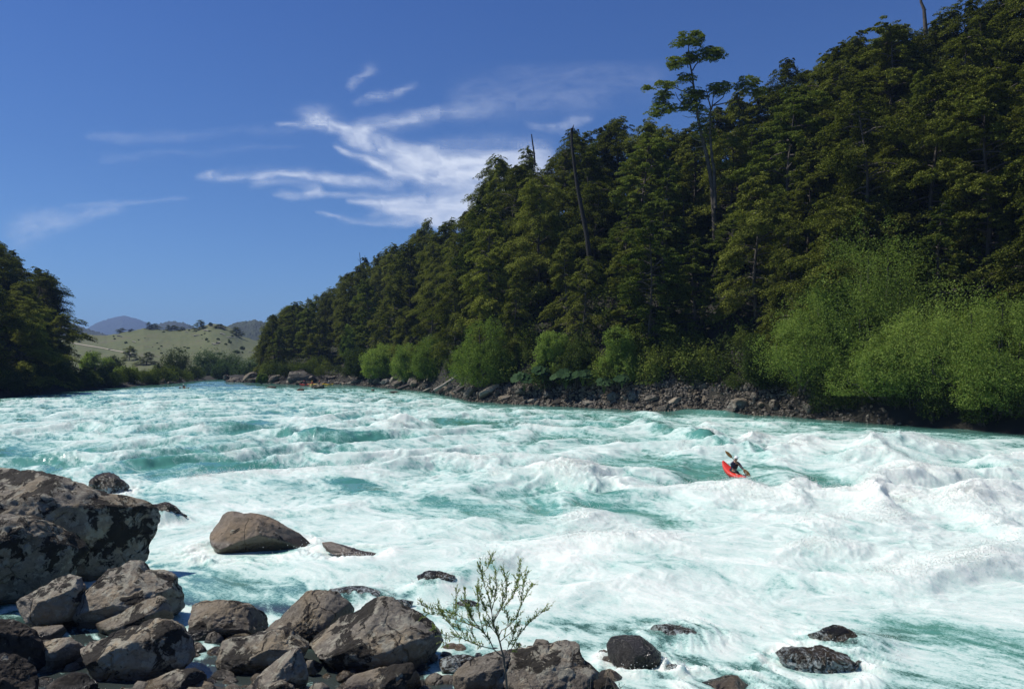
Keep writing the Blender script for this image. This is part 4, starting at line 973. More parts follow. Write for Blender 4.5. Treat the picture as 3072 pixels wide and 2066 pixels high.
for i, (cx, ty, fy_, wp, Y, mt, nme, lab) in enumerate(FAR):
    zt = CAMZ + (HZ - ty) / F * Y; g = max(CAMZ + (HZ - fy_) / F * Y, float(zw(Y)) - .3) ; W_ = wp / F * Y
    t = bush(nme, 200 + i, W_, max(zt - g, 1.5) * 1.12, W_ * .8, 17000, .46, mt, lobes=10)
    t.location = ((cx - 512) / F * Y, Y, g - .3); tag(t, lab, 'bush' if nme != 'shrub' else 'shrub', 'bushes at the far bend of the river')
for cx, ty, t0, wp, lab in [(129, 345, 360, 12, 'pointed dark conifer below the dirt road'), (147, 351, 364, 18, 'small rounded dark tree right of the pointed conifer'), (121, 327, 332, 8, 'small dark tree on the pasture skyline below the blue mountain'),
        (131, 328, 331, 5, 'tiny dark tree right of the one below the blue mountain'), (149, 321, 329, 9, 'dark tree on the pasture skyline left of the wooded knoll'), (155, 322.5, 329, 9, 'low dark tree next to the wooded knoll'), (168, 324, 330, 8, 'dark tree on the pasture skyline in front of the wooded knoll'),
        (175, 324.5, 330, 8, 'second dark tree in front of the wooded knoll'), (182, 326, 330, 6, 'small dark tree at the right foot of the wooded knoll'), (200, 319, 329, 13, 'big round tree standing out on the pasture skyline'), (220, 323, 328, 8, 'dark tree on the rocky end of the pasture'), (236, 326, 335, 10, 'dark tree before the wooded hill at the right of the pasture')]:
    p = pastpt(cx, t0); s = (t0 - ty) / F * p[1] / 14; wd = wp / F * p[1] / 8.6
    put(protos[random.randrange(7)], (p[0], p[1], p[2] - .3), random.uniform(0, 6), (wd, wd, s), lab, 'trees on and below the pasture')
ps = bush('shrub', 300, 3.0, 2.0, 2.8, 900, .40, M_shrub, lobes=5, stems=3)
rt4 = random.Random(12)
for i in range(70):
    px = rt4.triangular(75, 262, 235) if i % 3 else rt4.uniform(75, 210); t = rt4.uniform(.25, .97); p = past(px, t)
    s = rt4.uniform(.35, 1.1) * (1.2 if px > 205 else .8)
    lab = ('dark scrub bush on the rocky right end of the pasture' if px > 205 else ('dark scrub bush on the upper pasture' if t > .6 else 'dark scrub bush on the lower pasture'))
    c = ps if i == 0 else copy_tree(ps)
    c.location = p - [0, 0, .2]; c.rotation_euler = (0, 0, rt4.uniform(0, 6)); c.scale = (s, s, s * rt4.uniform(.5, 1.2)); tag(c, lab, 'shrub', 'scrub dotted over the pasture')
lv, lf = tube([[-1, 0, 0], [-.3, 0, .04], [.4, .03, .03], [1, 0, .0]], [.11, .10, .08, .05], 6)
lg = mesh('fallen_log', lv, lf, M_log)
for i in range(20):
    px = rt4.uniform(190, 255) if i < 14 else rt4.uniform(100, 190); t = rt4.uniform(.4, .95); p = past(px, t); c = lg if i == 0 else lg.copy()
    if i: col.objects.link(c)
    s = rt4.uniform(1.0, 2.4); c.location = p + [0, 0, .6]; c.scale = (s, s * 2, s * 2); c.rotation_euler = (0, rt4.uniform(-.25, .25), rt4.uniform(-.9, .9))
    tag(c, 'bleached log lying on the rocky right end of the pasture' if i < 14 else 'bleached log lying in the open grass of the pasture', 'log', 'logs left on the pasture')
# ------------------------------------------------------------------ tall lone tree, dead poles
e5 = lambda x, y: (616.67 + x * .12752, 16.67 + y * .12752)
q_e = .24; Ye = float(RD(700)) * (1 + q_e)
lone = empty('beech_tree', at(712, 240, Ye)); L0 = np.array(lone.location)
def wp(px, py, dy=0.0): return at(px, py, Ye + dy) - L0
def zline(L, r0, r1, dys=None, n=6):
    pts = [wp(*e5(*p), dy=(dys[i] if dys else 0)) for i, p in enumerate(L)]
    return tube(pts, np.linspace(r0, r1, len(pts)), n)
parts = [zline([(770, 1760), (760, 1500), (748, 1340), (735, 1240), (715, 1130), (690, 1020), (665, 930), (650, 850), (635, 780), (625, 690), (612, 600), (600, 520), (590, 440), (575, 370), (560, 300), (565, 230), (570, 180)], .34, .05),
  zline([(775, 1500), (765, 1200), (750, 1120), (738, 1000), (730, 880), (735, 780), (735, 700), (720, 650), (700, 560)], .24, .06, [-.6] * 9),
  zline([(595, 420), (620, 375), (650, 350), (690, 330), (740, 300)], .10, .03), zline([(600, 530), (570, 500), (540, 470)], .08, .03), zline([(560, 400), (550, 350), (500, 330)], .07, .03, [.3] * 3),
  zline([(610, 740), (545, 730), (470, 740), (380, 700)], .10, .03, [-.3] * 4), zline([(548, 728), (515, 680), (480, 640), (460, 590)], .09, .03, [-.3] * 4), zline([(500, 575), (450, 550), (400, 530), (300, 530)], .07, .02), zline([(620, 600), (540, 590), (500, 575)], .08, .05),
  zline([(735, 720), (760, 690), (800, 660), (835, 630), (850, 590), (880, 560)], .11, .03, [-.6] * 6), zline([(760, 695), (830, 680), (900, 665), (950, 640), (990, 600), (1050, 560)], .10, .03, [-.6] * 6), zline([(745, 730), (750, 680), (758, 630)], .10, .05, [-.6] * 3),
  zline([(565, 230), (600, 190), (640, 150)], .05, .02), zline([(565, 230), (530, 180), (500, 160)], .05, .02)]
V, Fq = join(parts); mesh('trunk', V, Fq, M_palebark, lone)
parts = [zline([(665, 975), (620, 965), (575, 925)], .07, .03, [-.5] * 3), zline([(675, 1015), (640, 1022), (585, 1030)], .06, .02, [-.5] * 3), zline([(700, 1095), (650, 1098)], .06, .03, [-.5] * 2), zline([(615, 785), (560, 788), (515, 775)], .06, .02, [-.4] * 3)]
for a in parts:
    o = mesh('dead_branch', a[0], a[1], M_log, lone)
st, dr, Ls = [], [], []
for cx, cy, rx, ry, dens in [(570, 150, 105, 48, 22), (635, 120, 28, 25, 6), (500, 195, 60, 25, 10), (620, 190, 60, 25, 9), (740, 250, 80, 32, 20), (790, 290, 50, 35, 14), (680, 300, 60, 25, 10), (480, 335, 80, 38, 20), (440, 370, 40, 28, 8), (575, 290, 45, 32, 10), (600, 320, 25, 25, 5),
        (540, 465, 62, 33, 13), (390, 520, 80, 36, 18), (240, 540, 38, 18, 7), (375, 590, 55, 35, 12), (350, 640, 50, 30, 8), (370, 700, 105, 40, 24), (310, 745, 60, 30, 10), (590, 580, 70, 45, 16), (600, 640, 70, 40, 14), (670, 600, 35, 40, 8), (560, 690, 70, 35, 12), (820, 535, 88, 42, 22), (790, 570, 50, 30, 9), (1040, 490, 80, 42, 18), (1070, 560, 85, 45, 20), (960, 530, 30, 25, 5), (650, 710, 60, 30, 10), (690, 800, 50, 60, 9), (735, 920, 30, 60, 7), (640, 880, 40, 60, 6)]:
    for k in range(dens * 4):
        a = random.uniform(0, 6.28); r = math.sqrt(random.random()); x, y = e5(cx + rx * r * math.cos(a), cy + ry * r * math.sin(a) + 10)
        st.append(wp(x, y, random.gauss(0, .012 * rx))); b_ = random.uniform(0, 6.28); dr.append([math.cos(b_), math.sin(b_), 0]); Ls.append(random.uniform(.5, 1.0))
c, n_ = spray_cloud(np.array(st), np.array(dr), np.array(Ls), 32, width=.5, droop=.25)
leaf_mesh('crown', c, n_, rng.uniform(.6, 1.3, len(c)) * .25, M_beech2, lone)
tag(lone, 'tall lone tree with flat leaf pads and pale forked trunk, rising above the forest', 'tree')
def pole(name, label, pts, r0, r1, Y, mat, tw=()):
    b0 = at(*pts[-1], Y); o = empty(name, b0)
    V, Fq = tube([at(x, y, Y) - b0 for x, y in pts][::-1], np.linspace(r0, r1, len(pts)), 7)
    mesh('trunk', V, Fq, mat, o)
    for a, b_ in tw:
        V, Fq = tube([at(*a, Y) - b0, at((a[0] + b_[0]) / 2, (a[1] + b_[1]) / 2 - .6, Y) - b0, at(*b_, Y) - b0], [r1 * .9, r1 * .6, .012], 5); mesh('branch', V, Fq, mat, o)
    return tag(o, label, 'dead tree', None)
yq = lambda px, q: float(RD(px)) * (1 + q)
pole('dead_tree', 'tall charred bare pole leaning in front of the forest, black and branchless', [(571.5, 128), (572, 145), (575, 170), (578, 190), (581, 205), (587, 236), (590, 262)], .36, .16, yq(575, .10), M_deadwood, [((572, 131), (574, 124)), ((574, 165), (571, 162)), ((573, 150), (576, 147)), ((576, 176), (579, 174)), ((578, 190), (574, 189)), ((580, 200), (583, 197)), ((584, 222), (580, 220))])
pole('dead_tree', 'short bare pole poking above the treetops left of the charred pole', [(531.5, 134), (532.5, 142), (534, 152), (535, 165)], .2, .10, yq(533, .5), M_deadwood)
pole('dead_tree', 'thin bare dead tree with twigs on the low part of the forest skyline', [(359.5, 252), (360.5, 262), (361, 272), (363, 290)], .22, .07, yq(360, .5), M_deadwood, [((360.5, 262), (357, 258)), ((361, 266), (366, 262)), ((361, 270), (355, 268)), ((362, 276), (371, 268))])
pole('dead_tree', 'pale dead spar at the top edge above the forest', [(920, -8), (921, 2), (924, 9), (925, 22), (926, 34)], .3, .13, yq(925, .52), M_palebark, [((924, 12), (927, 9))])
pole('bare_log', 'bleached straight log leaning against the stones of the far bank', [(463, 371.5), (452, 379), (443, 385), (434, 390)], .26, .20, yq(450, .012), M_log)
pole('bare_log', 'dark driftwood log left of the bleached leaning log', [(421, 378), (410, 384), (398, 389)], .38, .2, yq(412, .012), M_bark)
pole('bare_log', 'dark broken log right of the bleached leaning log', [(475, 380), (465, 386), (457, 391)], .34, .2, yq(462, .008), M_bark)

# ------------------------------------------------------------------ big-leaved plants between stones and bushes
def gunnera(px, py, s, lab, seed):
    rg = np.random.default_rng(seed); s = s * .95; Y = yq(px, .012); b0 = at(px, py, Y); t = empty('rough_leaved_plant', b0)
    n_ = 8; pr = []
    for k in range(n_):
        a = k * 2.4 + rg.uniform(-.3, .3); r = s * rg.uniform(.5, 1.0); hh_ = s * rg.uniform(.5, 1.1)
        tip = np.array([math.cos(a) * r, math.sin(a) * r * .7 - .2, hh_]); pr.append(tube([[0, 0, -.6], tip * [.5, .5, .8], tip], [.035, .03, .02], 5))
        ls = s * rg.uniform(.38, .62); nn = np.array([math.cos(a) * .5, -.45 + math.sin(a) * .3, .75]); nn /= np.linalg.norm(nn)
        u_ = np.cross(nn, [0, 1, .2]); u_ /= np.linalg.norm(u_); w2 = np.cross(nn, u_)
        ring = []; m_ = 28
        for j in range(m_):
            th = 2 * math.pi * j / m_; rr = ls * (1 + .22 * abs(math.sin(th * 3.5)) + (.1 if j % 2 else -.06)); ring.append(tip + rr * (math.cos(th) * u_ + math.sin(th) * w2) + nn * ls * .18 * (1 + .3 * math.sin(5 * th)))
        V = np.array([tip] + ring); Fq = [(0, 1 + j, 1 + (j + 1) % m_) for j in range(m_)]
        o = mesh('leaf', V, np.array(Fq), M_big, t, smooth=False, attrs={'v': np.full(len(V), rg.uniform())})
        md = o.modifiers.new('thick', 'SOLIDIFY'); md.thickness = .02
    V, Fq = join(pr); mesh('stalks', V, Fq, M_sap, t)
    tag(t, lab, 'plant', 'rough big-leaved plants on the far bank')
gunnera(524, 386, 1.5, 'leftmost plant with big rough blue-green leaves, over the far bank stones', 1)
gunnera(543, 378, 1.2, 'rough leaved plant under the narrow bright willow', 2)
gunnera(566, 384, 1.5, 'biggest rough leaved plant, in the middle of the far bank', 3)
gunnera(583, 381, 1.1, 'rough leaved plant with upright leaves right of the biggest one', 4)
gunnera(604, 388, 1.0, 'single rough leaved plant low among the stones right of the others', 5)
gunnera(622, 383, .9, 'rightmost small rough leaved plant at the edge of the stones', 6)

# ------------------------------------------------------------------ stones of the far banks
def stone_proto(seed, n=4, sq=(1, .8, .62), mat=M_shoreA, cuts=11):
    rs = np.random.default_rng(seed); v, f = ico(n); q = v * np.array(sq) * rs.uniform(.85, 1.15, 3)
    for _ in range(cuts):
        nn = rs.normal(size=3); nn /= np.linalg.norm(nn); dd = q @ nn; lim = dd.max() * rs.uniform(.55, .85); q = q - nn * (np.clip(dd - lim, 0, None) * .95)[:, None]
    q = q + v * (.07 * f3(q * 2.5, 3, seed) + .03 * f3(q * 7, 2, seed))[:, None]
    o = mesh('stone', q, f, mat, attrs={'h': q[:, 2] + .9}); return o
SP = [stone_proto(400 + k, 4, [(1, .8, .6), (1.1, .6, .45), (.8, .8, .8), (1.2, .7, .7)][k % 4], M_shoreB if k in (1, 5, 9) else M_shoreA) for k in range(12)]
usedS = set(); nst = 0
def stone(loc, s, rot, lab, grp, k=None, name='stone'):
    global nst
    k = random.randrange(12) if k is None else k
    o = SP[k] if k not in usedS else SP[k].copy()
    if k in usedS: col.objects.link(o)
    usedS.add(k); o.location = loc; o.scale = s; o.rotation_euler = rot; o.name = name; tag(o, lab, 'rock', grp); nst += 1; return o
SZ = [(225, 300, 'on the rocky tip at the far end of the right bank'), (300, 345, 'beside the resting paddlers'), (345, 425, 'below the row of small willows'), (425, 475, 'around the bleached leaning log'), (475, 515, 'below the rounded bright willow'), (515, 590, 'below the rough leaved plants'),
      (590, 650, 'below the upright willow bush'), (650, 720, 'in the widest part of the bank below the forest'), (720, 800, 'below the wide light willow bush'), (800, 1100, 'in the shade of the big willows')]
rt5 = random.Random(21)
GS = 'stones of the right bank'
pos = []
# (photo x, photo y of middle, width px, height px, tilt, proto): the big ones
BIG = [(488, 391, 28, 15, .5, 1), (505, 398, 18, 8, .1, 0), (522, 391, 17, 9, 0, 4), (535, 400, 14, 9, .2, 5), (549, 395, 14, 10, -.4, 8), (560, 403, 22, 9, 0, 6), (590, 403, 20, 9, 0, 0), (614, 396, 16, 10, .4, 7), (652, 398, 17, 9, 0, 3), (674, 402, 20, 14, .5, 1), (686, 409, 14, 8, .3, 6), (640, 405, 18, 8, 0, 2), (700, 382, 14, 14, 1.2, 3), (738, 407, 34, 20, .1, 2), (757, 398, 14, 14, .6, 7),
       (470, 391, 18, 10, .6, 3), (445, 390, 16, 8, .4, 7), (430, 389, 14, 6, .3, 5), (415, 383, 16, 9, .3, 4), (398, 383, 18, 8, .2, 0), (385, 381, 13, 9, .2, 9), (372, 379, 13, 8, .1, 2), (355, 381, 15, 5, .3, 5), (258, 379.5, 26, 5, 0, 4), (250, 376, 16, 8, .4, 3), (275, 378, 14, 7, .6, 7), (605, 387, 9, 10, .2, 0), (480, 382, 8, 7, 0, 9)]
for (px, py, wpx, hpx, tl_, k) in BIG:
    Y = yq(px, .004 + .0012 * (float(ip(px, RSH)) - py)); p = at(px, py, Y); sc = Y / F
    lab = 'large angular stone ' + next(s for a, b_, s in SZ if a <= px < b_)
    stone(p, (wpx / 2 * sc, wpx / 2.6 * sc, hpx / 1.5 * sc), (rt5.uniform(-.2, .2), -tl_, rt5.uniform(-.4, .4)), lab, GS, k)
    pos.append((p[0], p[1], wpx / 2 * sc))
# humps of bedrock behind the resting paddlers
for px, py, a, b_, lab in [(303, 375, 34, 13, 'broad brown rock outcrop behind the resting paddlers'), (326, 376, 22, 11, 'lower rock outcrop right of the broad brown one'), (236, 378, 16, 6, 'dark sloping rock at the far tip of the right bank')]:
    Y = yq(px, .03); p = at(px, py + 3, Y); sc = Y / F
    stone(p, (a / 2 * sc, a / 3 * sc, b_ / 1.2 * sc), (0, 0, .1), lab, 'rock outcrops', rt5.randrange(12), 'rock_outcrop')
n = 0; tr_ = 0
while n < 262 and tr_ < 20000:
    tr_ += 1
    px = rt5.triangular(232, 830, 640) if n % 9 else rt5.uniform(226, 275); q = rt5.uniform(-.004, .036 + .014 * (px > 600))
    Y = yq(px, q); X = (px - 512) / F * Y; s = min(1.3, .26 + rt5.expovariate(3.2)) * (1 + .3 * (Y > 150))
    if any((a - X) ** 2 + (b_ - Y) ** 2 < ((s + c) * .62) ** 2 for a, b_, c in pos): continue
    pos.append((X, Y, s)); g = ground_r(px, q)
    stone((X, Y, g + s * .18), (s, s * rt5.uniform(.7, 1.1), s * rt5.uniform(.7, 1.1)), (rt5.uniform(-.5, .5), rt5.uniform(-.6, .6), rt5.uniform(0, 6.28)), 'angular brown stone ' + next(z_ for a, b_, z_ in SZ if a <= px < b_), GS); n += 1
# stones in the far water and on the left point
for px, py, a, b_, lab in [(318, 386.2, 13, 5, 'brown flat rock in the river in front of the resting paddlers'), (301, 389.5, 11, 3, 'low rock almost covered by water, left of the flat brown rock'), (373, 390, 5, 2.5, 'tiny dark rock in the river off the small willows'), (150, 380, 15, 8, 'rounded rock at the tip of the left bank'), (163, 381.5, 9, 5, 'dark rock in the water off the tip of the left bank'), (170, 382.5, 7, 3, 'last low rock off the tip of the left bank'),
        (128, 384, 9, 4, 'small rock at the foot of the left bank bushes'), (112, 386, 10, 3, 'low stone at the water between the left bank bushes'), (395, 391.5, 12, 3, 'wet low rock at the water left of the leaning log'), (272, 387, 14, 2.5, 'flat brown shoal rock in the far river')]:
    Y = Yw(py + b_ * .35); p = at(px, py, Y); sc = Y / F
    stone(p, (a / 2 * sc, a / 2.4 * sc, b_ / 1.3 * sc), (0, 0, rt5.uniform(-.3, .3)), lab, 'rocks in the far river')
# countless small rubble between the stones
v0, f0 = ico(1); nr_ = 5200; VV = []; rr_ = np.random.default_rng(3)
px_ = rr_.triangular(232, 660, 900, nr_); q_ = rr_.uniform(-.004, .055, nr_); Yr_ = RD(px_) * (1 + q_); zr_ = bank(px_, q_, RD, RSKY, TH_R)
sz_ = rr_.uniform(.06, .24, nr_)
for i in range(nr_):
    VV.append((v0 * (rr_.uniform(.5, 1.2, (len(v0), 1))) * sz_[i] * rr_.uniform(.6, 1.4, 3)) + [(px_[i] - 512) / F * Yr_[i], Yr_[i], zr_[i] + sz_[i] * .3])
Fr = (f0[None] + (np.arange(nr_) * len(v0))[:, None, None]).reshape(-1, 3); VV = np.concatenate(VV)
tag(mesh('rubble', VV, Fr, M_shoreA, smooth=False, attrs={'h': np.ones(len(VV))}), 'small brown rubble between the stones of the far bank', 'rubble', kind='stuff')

# small stones between the near boulders
pb = []; rr_ = np.random.default_rng(8); v1, f1 = ico(2); n_p = 1500
pxs = rr_.uniform(-30, 640, n_p); pys = rr_.uniform(640, 712, n_p)
for i in range(n_p):
    xy = P(pxs[i], pys[i]); s = .04 + .22 * rr_.uniform(0, 1) ** 3
    k = v1 * s * rr_.uniform(.6, 1.3, 3); k = k + v1 * s * .15 * n3(v1 * 1.7 + i)[:, None]
    pb.append(k + [xy[0], xy[1], -.13 + .3 * max(0, 13.6 - xy[1]) + rr_.uniform(-.05, .05)])
Fr = (f1[None] + (np.arange(n_p) * len(v1))[:, None, None]).reshape(-1, 3); VV = np.concatenate(pb)
tag(mesh('pebbles', VV, Fr, M_rockB, attrs={'h': VV[:, 2] + .15}), 'wet pebbles and cobbles between the near boulders', 'pebbles', kind='stuff')

# ------------------------------------------------------------------ sapling in front of the pale boulder
sp = lambda p: (416.67 + p[0] * .08842, 550 + p[1] * .08842)
Ys = 12.6
s0 = at(*sp((1030, 1750)), Ys); sap = empty('willow_sapling', s0)
BR = [([(1030, 1750), (1015, 1480), (985, 1200)], 26, 20), ([(985, 1200), (960, 1120), (940, 1030), (910, 940), (880, 860), (860, 800)], 19, 11), ([(860, 800), (850, 700), (830, 600), (800, 480), (760, 380), (740, 260), (705, 170)], 10, 2),
 ([(945, 1025), (1000, 975), (1060, 930), (1100, 880), (1150, 830)], 8, 2), ([(870, 810), (900, 720), (960, 640), (1010, 540), (1020, 420), (1000, 300), (982, 215)], 8, 2), ([(890, 770), (940, 680), (1010, 610), (1090, 520), (1140, 400), (1165, 280), (1168, 130)], 8, 2),
 ([(930, 970), (960, 900), (1020, 870), (1130, 760), (1180, 620), (1200, 480), (1220, 320), (1242, 250)], 8, 2), ([(1000, 1210), (1040, 1160), (1100, 1060), (1170, 940), (1210, 880), (1300, 790), (1400, 710), (1495, 650)], 7, 2),
 ([(985, 1200), (920, 1160), (870, 1110), (830, 1020), (770, 940), (720, 890), (640, 850), (560, 820), (450, 780), (330, 745), (200, 720), (70, 712)], 13, 2), ([(870, 1110), (780, 1090), (700, 1070), (600, 1030), (500, 980), (380, 970), (240, 920), (190, 880)], 8, 2),
 ([(640, 850), (560, 770), (420, 710), (250, 690), (120, 650), (10, 575)], 5, 1.5), ([(720, 890), (640, 780), (560, 640), (545, 520), (540, 440)], 5, 1.5), ([(770, 940), (710, 760), (695, 600), (690, 420)], 6, 1.5), ([(860, 800), (790, 700), (730, 560), (690, 400)], 6, 1.5),
 ([(500, 980), (420, 880), (310, 760), (240, 620)], 5, 1.5), ([(380, 970), (330, 1000), (320, 1060)], 4, 1.5), ([(845, 690), (880, 560), (905, 420), (895, 300), (900, 215)], 6, 1.5), ([(830, 600), (860, 500), (830, 380), (800, 320)], 4, 1.5), ([(740, 260), (800, 200), (835, 130), (845, 70)], 3, 1.2),
 ([(600, 1030), (560, 950), (470, 880), (380, 830)], 4, 1.5), ([(700, 1070), (650, 980), (620, 900)], 4, 1.5), ([(1000, 1190), (1030, 1100), (1080, 1000), (1100, 930)], 5, 1.5), ([(1040, 1165), (1110, 1120), (1170, 1080)], 4, 1.5), ([(1090, 520), (1120, 420), (1130, 320)], 4, 1.5), ([(1180, 620), (1250, 480), (1300, 400)], 3, 1.2), ([(960, 640), (980, 520), (960, 400)], 4, 1.5),
 ([(640, 850), (600, 700), (520, 560)], 4, 1.5), ([(450, 780), (440, 640), (445, 450)], 3, 1.2), ([(910, 940), (830, 860), (800, 780)], 4, 1.5), ([(1020, 870), (1040, 760), (1000, 700)], 4, 1.5), ([(770, 940), (800, 860), (760, 780)], 3, 1.2)]
rs = np.random.default_rng(15); parts = []; lc, ln, la = [], [], []
px2m = Ys / F
def leaf_twig(a, d, n_, ll):
    for j in range(n_):
        t = (j + rs.uniform(.2, .9)) / n_; p = a + d * t; dd = d / np.linalg.norm(d) + rs.normal(size=3) * .55; dd /= np.linalg.norm(dd)
        lc.append(p + dd * ll * .5); la.append(dd); ln.append(np.cross(dd, rs.normal(size=3)))
for L, w0, w1 in BR:
    pts = []; dy = rs.normal() * .05; sl = rs.normal() * .12
    for i, p in enumerate(L):
        dyy = 0 if i == 0 else dy + sl * i * .5
        pts.append(at(*sp(p), Ys + (0 if L is BR[0][0] or L is BR[1][0] else dyy)) - s0)
    pts = np.array(pts); parts.append(tube(pts, np.linspace(w0, w1, len(pts)) * .08842 * px2m * .55 + .0015, 5))
    if L in (BR[0][0],): continue
    Lt = np.concatenate([[0], np.cumsum(np.linalg.norm(np.diff(pts, axis=0), axis=1))]); tot = Lt[-1]
    nt_ = int(tot / .030) + 2
    for k in range(nt_):
        s = rs.uniform(.18 if L is not BR[1][0] else .4, 1) * tot; p = np.array([np.interp(s, Lt, pts[:, j]) for j in range(3)])
        i = min(np.searchsorted(Lt, s), len(pts) - 1); d = pts[i] - pts[i - 1]; d = d / np.linalg.norm(d)
        td = d * .8 + rs.normal(size=3) * .45 + np.array([0, 0, .55]); td /= np.linalg.norm(td); ll = rs.uniform(.05, .17)
        parts.append(tube([p, p + td * ll], [.002, .001], 3)); leaf_twig(p, td * ll, rs.integers(7, 14), .030)
V, Fq = join(parts); mesh('stems', V, Fq, M_stem, sap)
lc = np.array(lc); la = np.array(la); ln = np.array(ln)
b_ = la / np.linalg.norm(la, axis=1)[:, None]; a_ = np.cross(ln, b_); a_ /= np.linalg.norm(a_, axis=1)[:, None]; szl = rs.uniform(.6, 1.3, len(lc))[:, None] * .038
Vq = np.stack([lc + b_ * szl * .6, lc + a_ * szl * .19, lc - b_ * szl * .5, lc - a_ * szl * .19], 1).reshape(-1, 3)
mesh('foliage', Vq, np.arange(len(Vq)).reshape(-1, 4), M_sap, sap, smooth=False, attrs={'v': np.repeat(rs.uniform(0, 1, len(lc)), 4)})
tag(sap, 'thin young willow with slanting stems and narrow leaves, growing in front of the pale boulder', 'sapling')
# dry twigs and low leaves on the right of the boulder
dr0 = at(575, 705, 12.4); tw = empty('twig_bush', dr0); parts = []; lc, ln, la = [], [], []
for k in range(34):
    a = at(rs.uniform(520, 640), 712, 12.4 + rs.uniform(-.2, .2)) - dr0; d = np.array([rs.normal() * .45 - .2, rs.normal() * .2, rs.uniform(.5, 1)]); d /= np.linalg.norm(d); ll = rs.uniform(.25, .75)
    m_ = a + d * ll * .5 + rs.normal(size=3) * .02; e = a + d * ll + np.array([0, 0, -.03]); parts.append(tube([a, m_, e], [.004, .003, .0012], 4)); leaf_twig(m_, e - m_, int(rs.integers(3, 10)), .03)
V, Fq = join(parts); mesh('stems', V, Fq, M_log, tw)
lc = np.array(lc); la = np.array(la); ln = np.array(ln); b_ = la / np.linalg.norm(la, axis=1)[:, None]; a_ = np.cross(ln, b_); a_ /= np.linalg.norm(a_, axis=1)[:, None]
Vq = np.stack([lc + b_ * .018, lc + a_ * .006, lc - b_ * .016, lc - a_ * .006], 1).reshape(-1, 3)
mesh('foliage', Vq, np.arange(len(Vq)).reshape(-1, 4), M_shrub, tw, smooth=False, attrs={'v': np.repeat(rs.uniform(0, 1, len(lc)), 4)})
tag(tw, 'tangle of dry twigs at the bottom edge right of the sapling', 'twigs')

# ------------------------------------------------------------------ paddlers
def plain(name, c, rough=.5):
    m, nt, out = nm(name); b = nt.nodes.new('ShaderNodeBsdfPrincipled'); b.inputs['Base Color'].default_value = (*c, 1); b.inputs['Roughness'].default_value = rough; nt.links.new(b.outputs[0], out.inputs[0]); return m
M_red = plain('red_plastic', (.60, .035, .018), .35); M_yel = plain('yellow_plastic', (.75, .47, .03), .35); M_skin = plain('skin', (.42, .22, .14), .6); M_navy = plain('navy_jacket', (.018, .018, .055), .7)
M_vest = plain('dark_vest', (.035, .020, .018), .8); M_whel = plain('white_helmet', (.8, .78, .74), .3); M_blk = plain('black_neoprene', (.012, .012, .014), .6); M_wood = plain('varnished_wood', (.22, .12, .03), .4); M_org = plain('orange_jacket', (.62, .14, .03), .7); M_rhel = plain('red_helmet', (.6, .05, .03), .4); M_blue = plain('pale_blue_vest', (.25, .42, .6), .7); M_hair = plain('dark_hair', (.02, .015, .01), .8)
from mathutils import Matrix
def kayak(mat, Ln=2.5, W=.62, Hh=.34, name='kayak'):
    """whitewater kayak, bow along +x, seat at the origin"""
    root = empty(name); V = []; n = 28; m_ = 20
    for i in range(n + 1):
        t = i / n; x = (t - .52) * Ln; s = max(0.02, math.sin(math.pi * (.02 + .96 * t)) ** .62); rk = .30 * abs(2 * t - 1.04) ** 2.4
        for j in range(m_):
            a = 2 * math.pi * j / m_; y = math.cos(a) * W / 2 * s; z = math.sin(a); z = (z * .55 if z > 0 else z) * Hh * .62 * s ** .8 + rk * .8
            V.append((x, y, z))
    Fq = [(i * m_ + j, i * m_ + (j + 1) % m_, (i + 1) * m_ + (j + 1) % m_, (i + 1) * m_ + j) for i in range(n) for j in range(m_)]
    Fq += [tuple(range(m_))[::-1], tuple(n * m_ + j for j in range(m_))]
    mesh('hull', np.array(V), Fq, mat, root)
    rim = [(.30 * math.cos(a) - .03, .20 * math.sin(a), .135) for a in np.linspace(0, 2 * math.pi, 25)]
    V, Fq = tube(rim, [.018] * 25, 6); mesh('cockpit_rim', V, Fq, M_blk, root)
    V = [(-.03, 0, .19)] + [(.30 * math.cos(a) - .03, .20 * math.sin(a), .14) for a in np.linspace(0, 2 * math.pi, 24, endpoint=False)]
    mesh('spray_deck', np.array(V), np.array([(0, 1 + j, 1 + (j + 1) % 24) for j in range(24)]), M_blk, root)
    for sx in (-1.18 * Ln / 2.5, 1.12 * Ln / 2.5):
        V, Fq = tube([(sx - .06, 0, .20), (sx - .03, 0, .27), (sx + .03, 0, .27), (sx + .06, 0, .20)], [.012] * 4, 5); mesh('grab_loop', V, Fq, M_blk, root)
    return root
def skin(name, chains, mat, parent, sub=2):
    """one continuous body grown over a joint skeleton; chains of (point, radius), later chains start at (index) of an earlier joint"""
    me = bpy.data.meshes.new(name); V = []; E = []; Rd = []
    for ch in chains:
        prev = None
        for it in ch:
            if isinstance(it, int): prev = it; continue
            V.append(it[0]); Rd.append(it[1]); i = len(V) - 1
            if prev is not None: E.append((prev, i))
            prev = i
    me.from_pydata([tuple(map(float, v)) for v in V], E, []); o = bpy.data.objects.new(name, me); col.objects.link(o); o.parent = parent
    md = o.modifiers.new('skin', 'SKIN'); md.use_smooth_shade = True
    for i, r in enumerate(Rd):
        sv = me.skin_vertices[0].data[i]; rr = r if hasattr(r, '__len__') else (r, r); sv.radius = rr; sv.use_root = (i == 0)
    s = o.modifiers.new('sub', 'SUBSURF'); s.levels = sub; s.render_levels = sub; me.materials.append(mat); return o
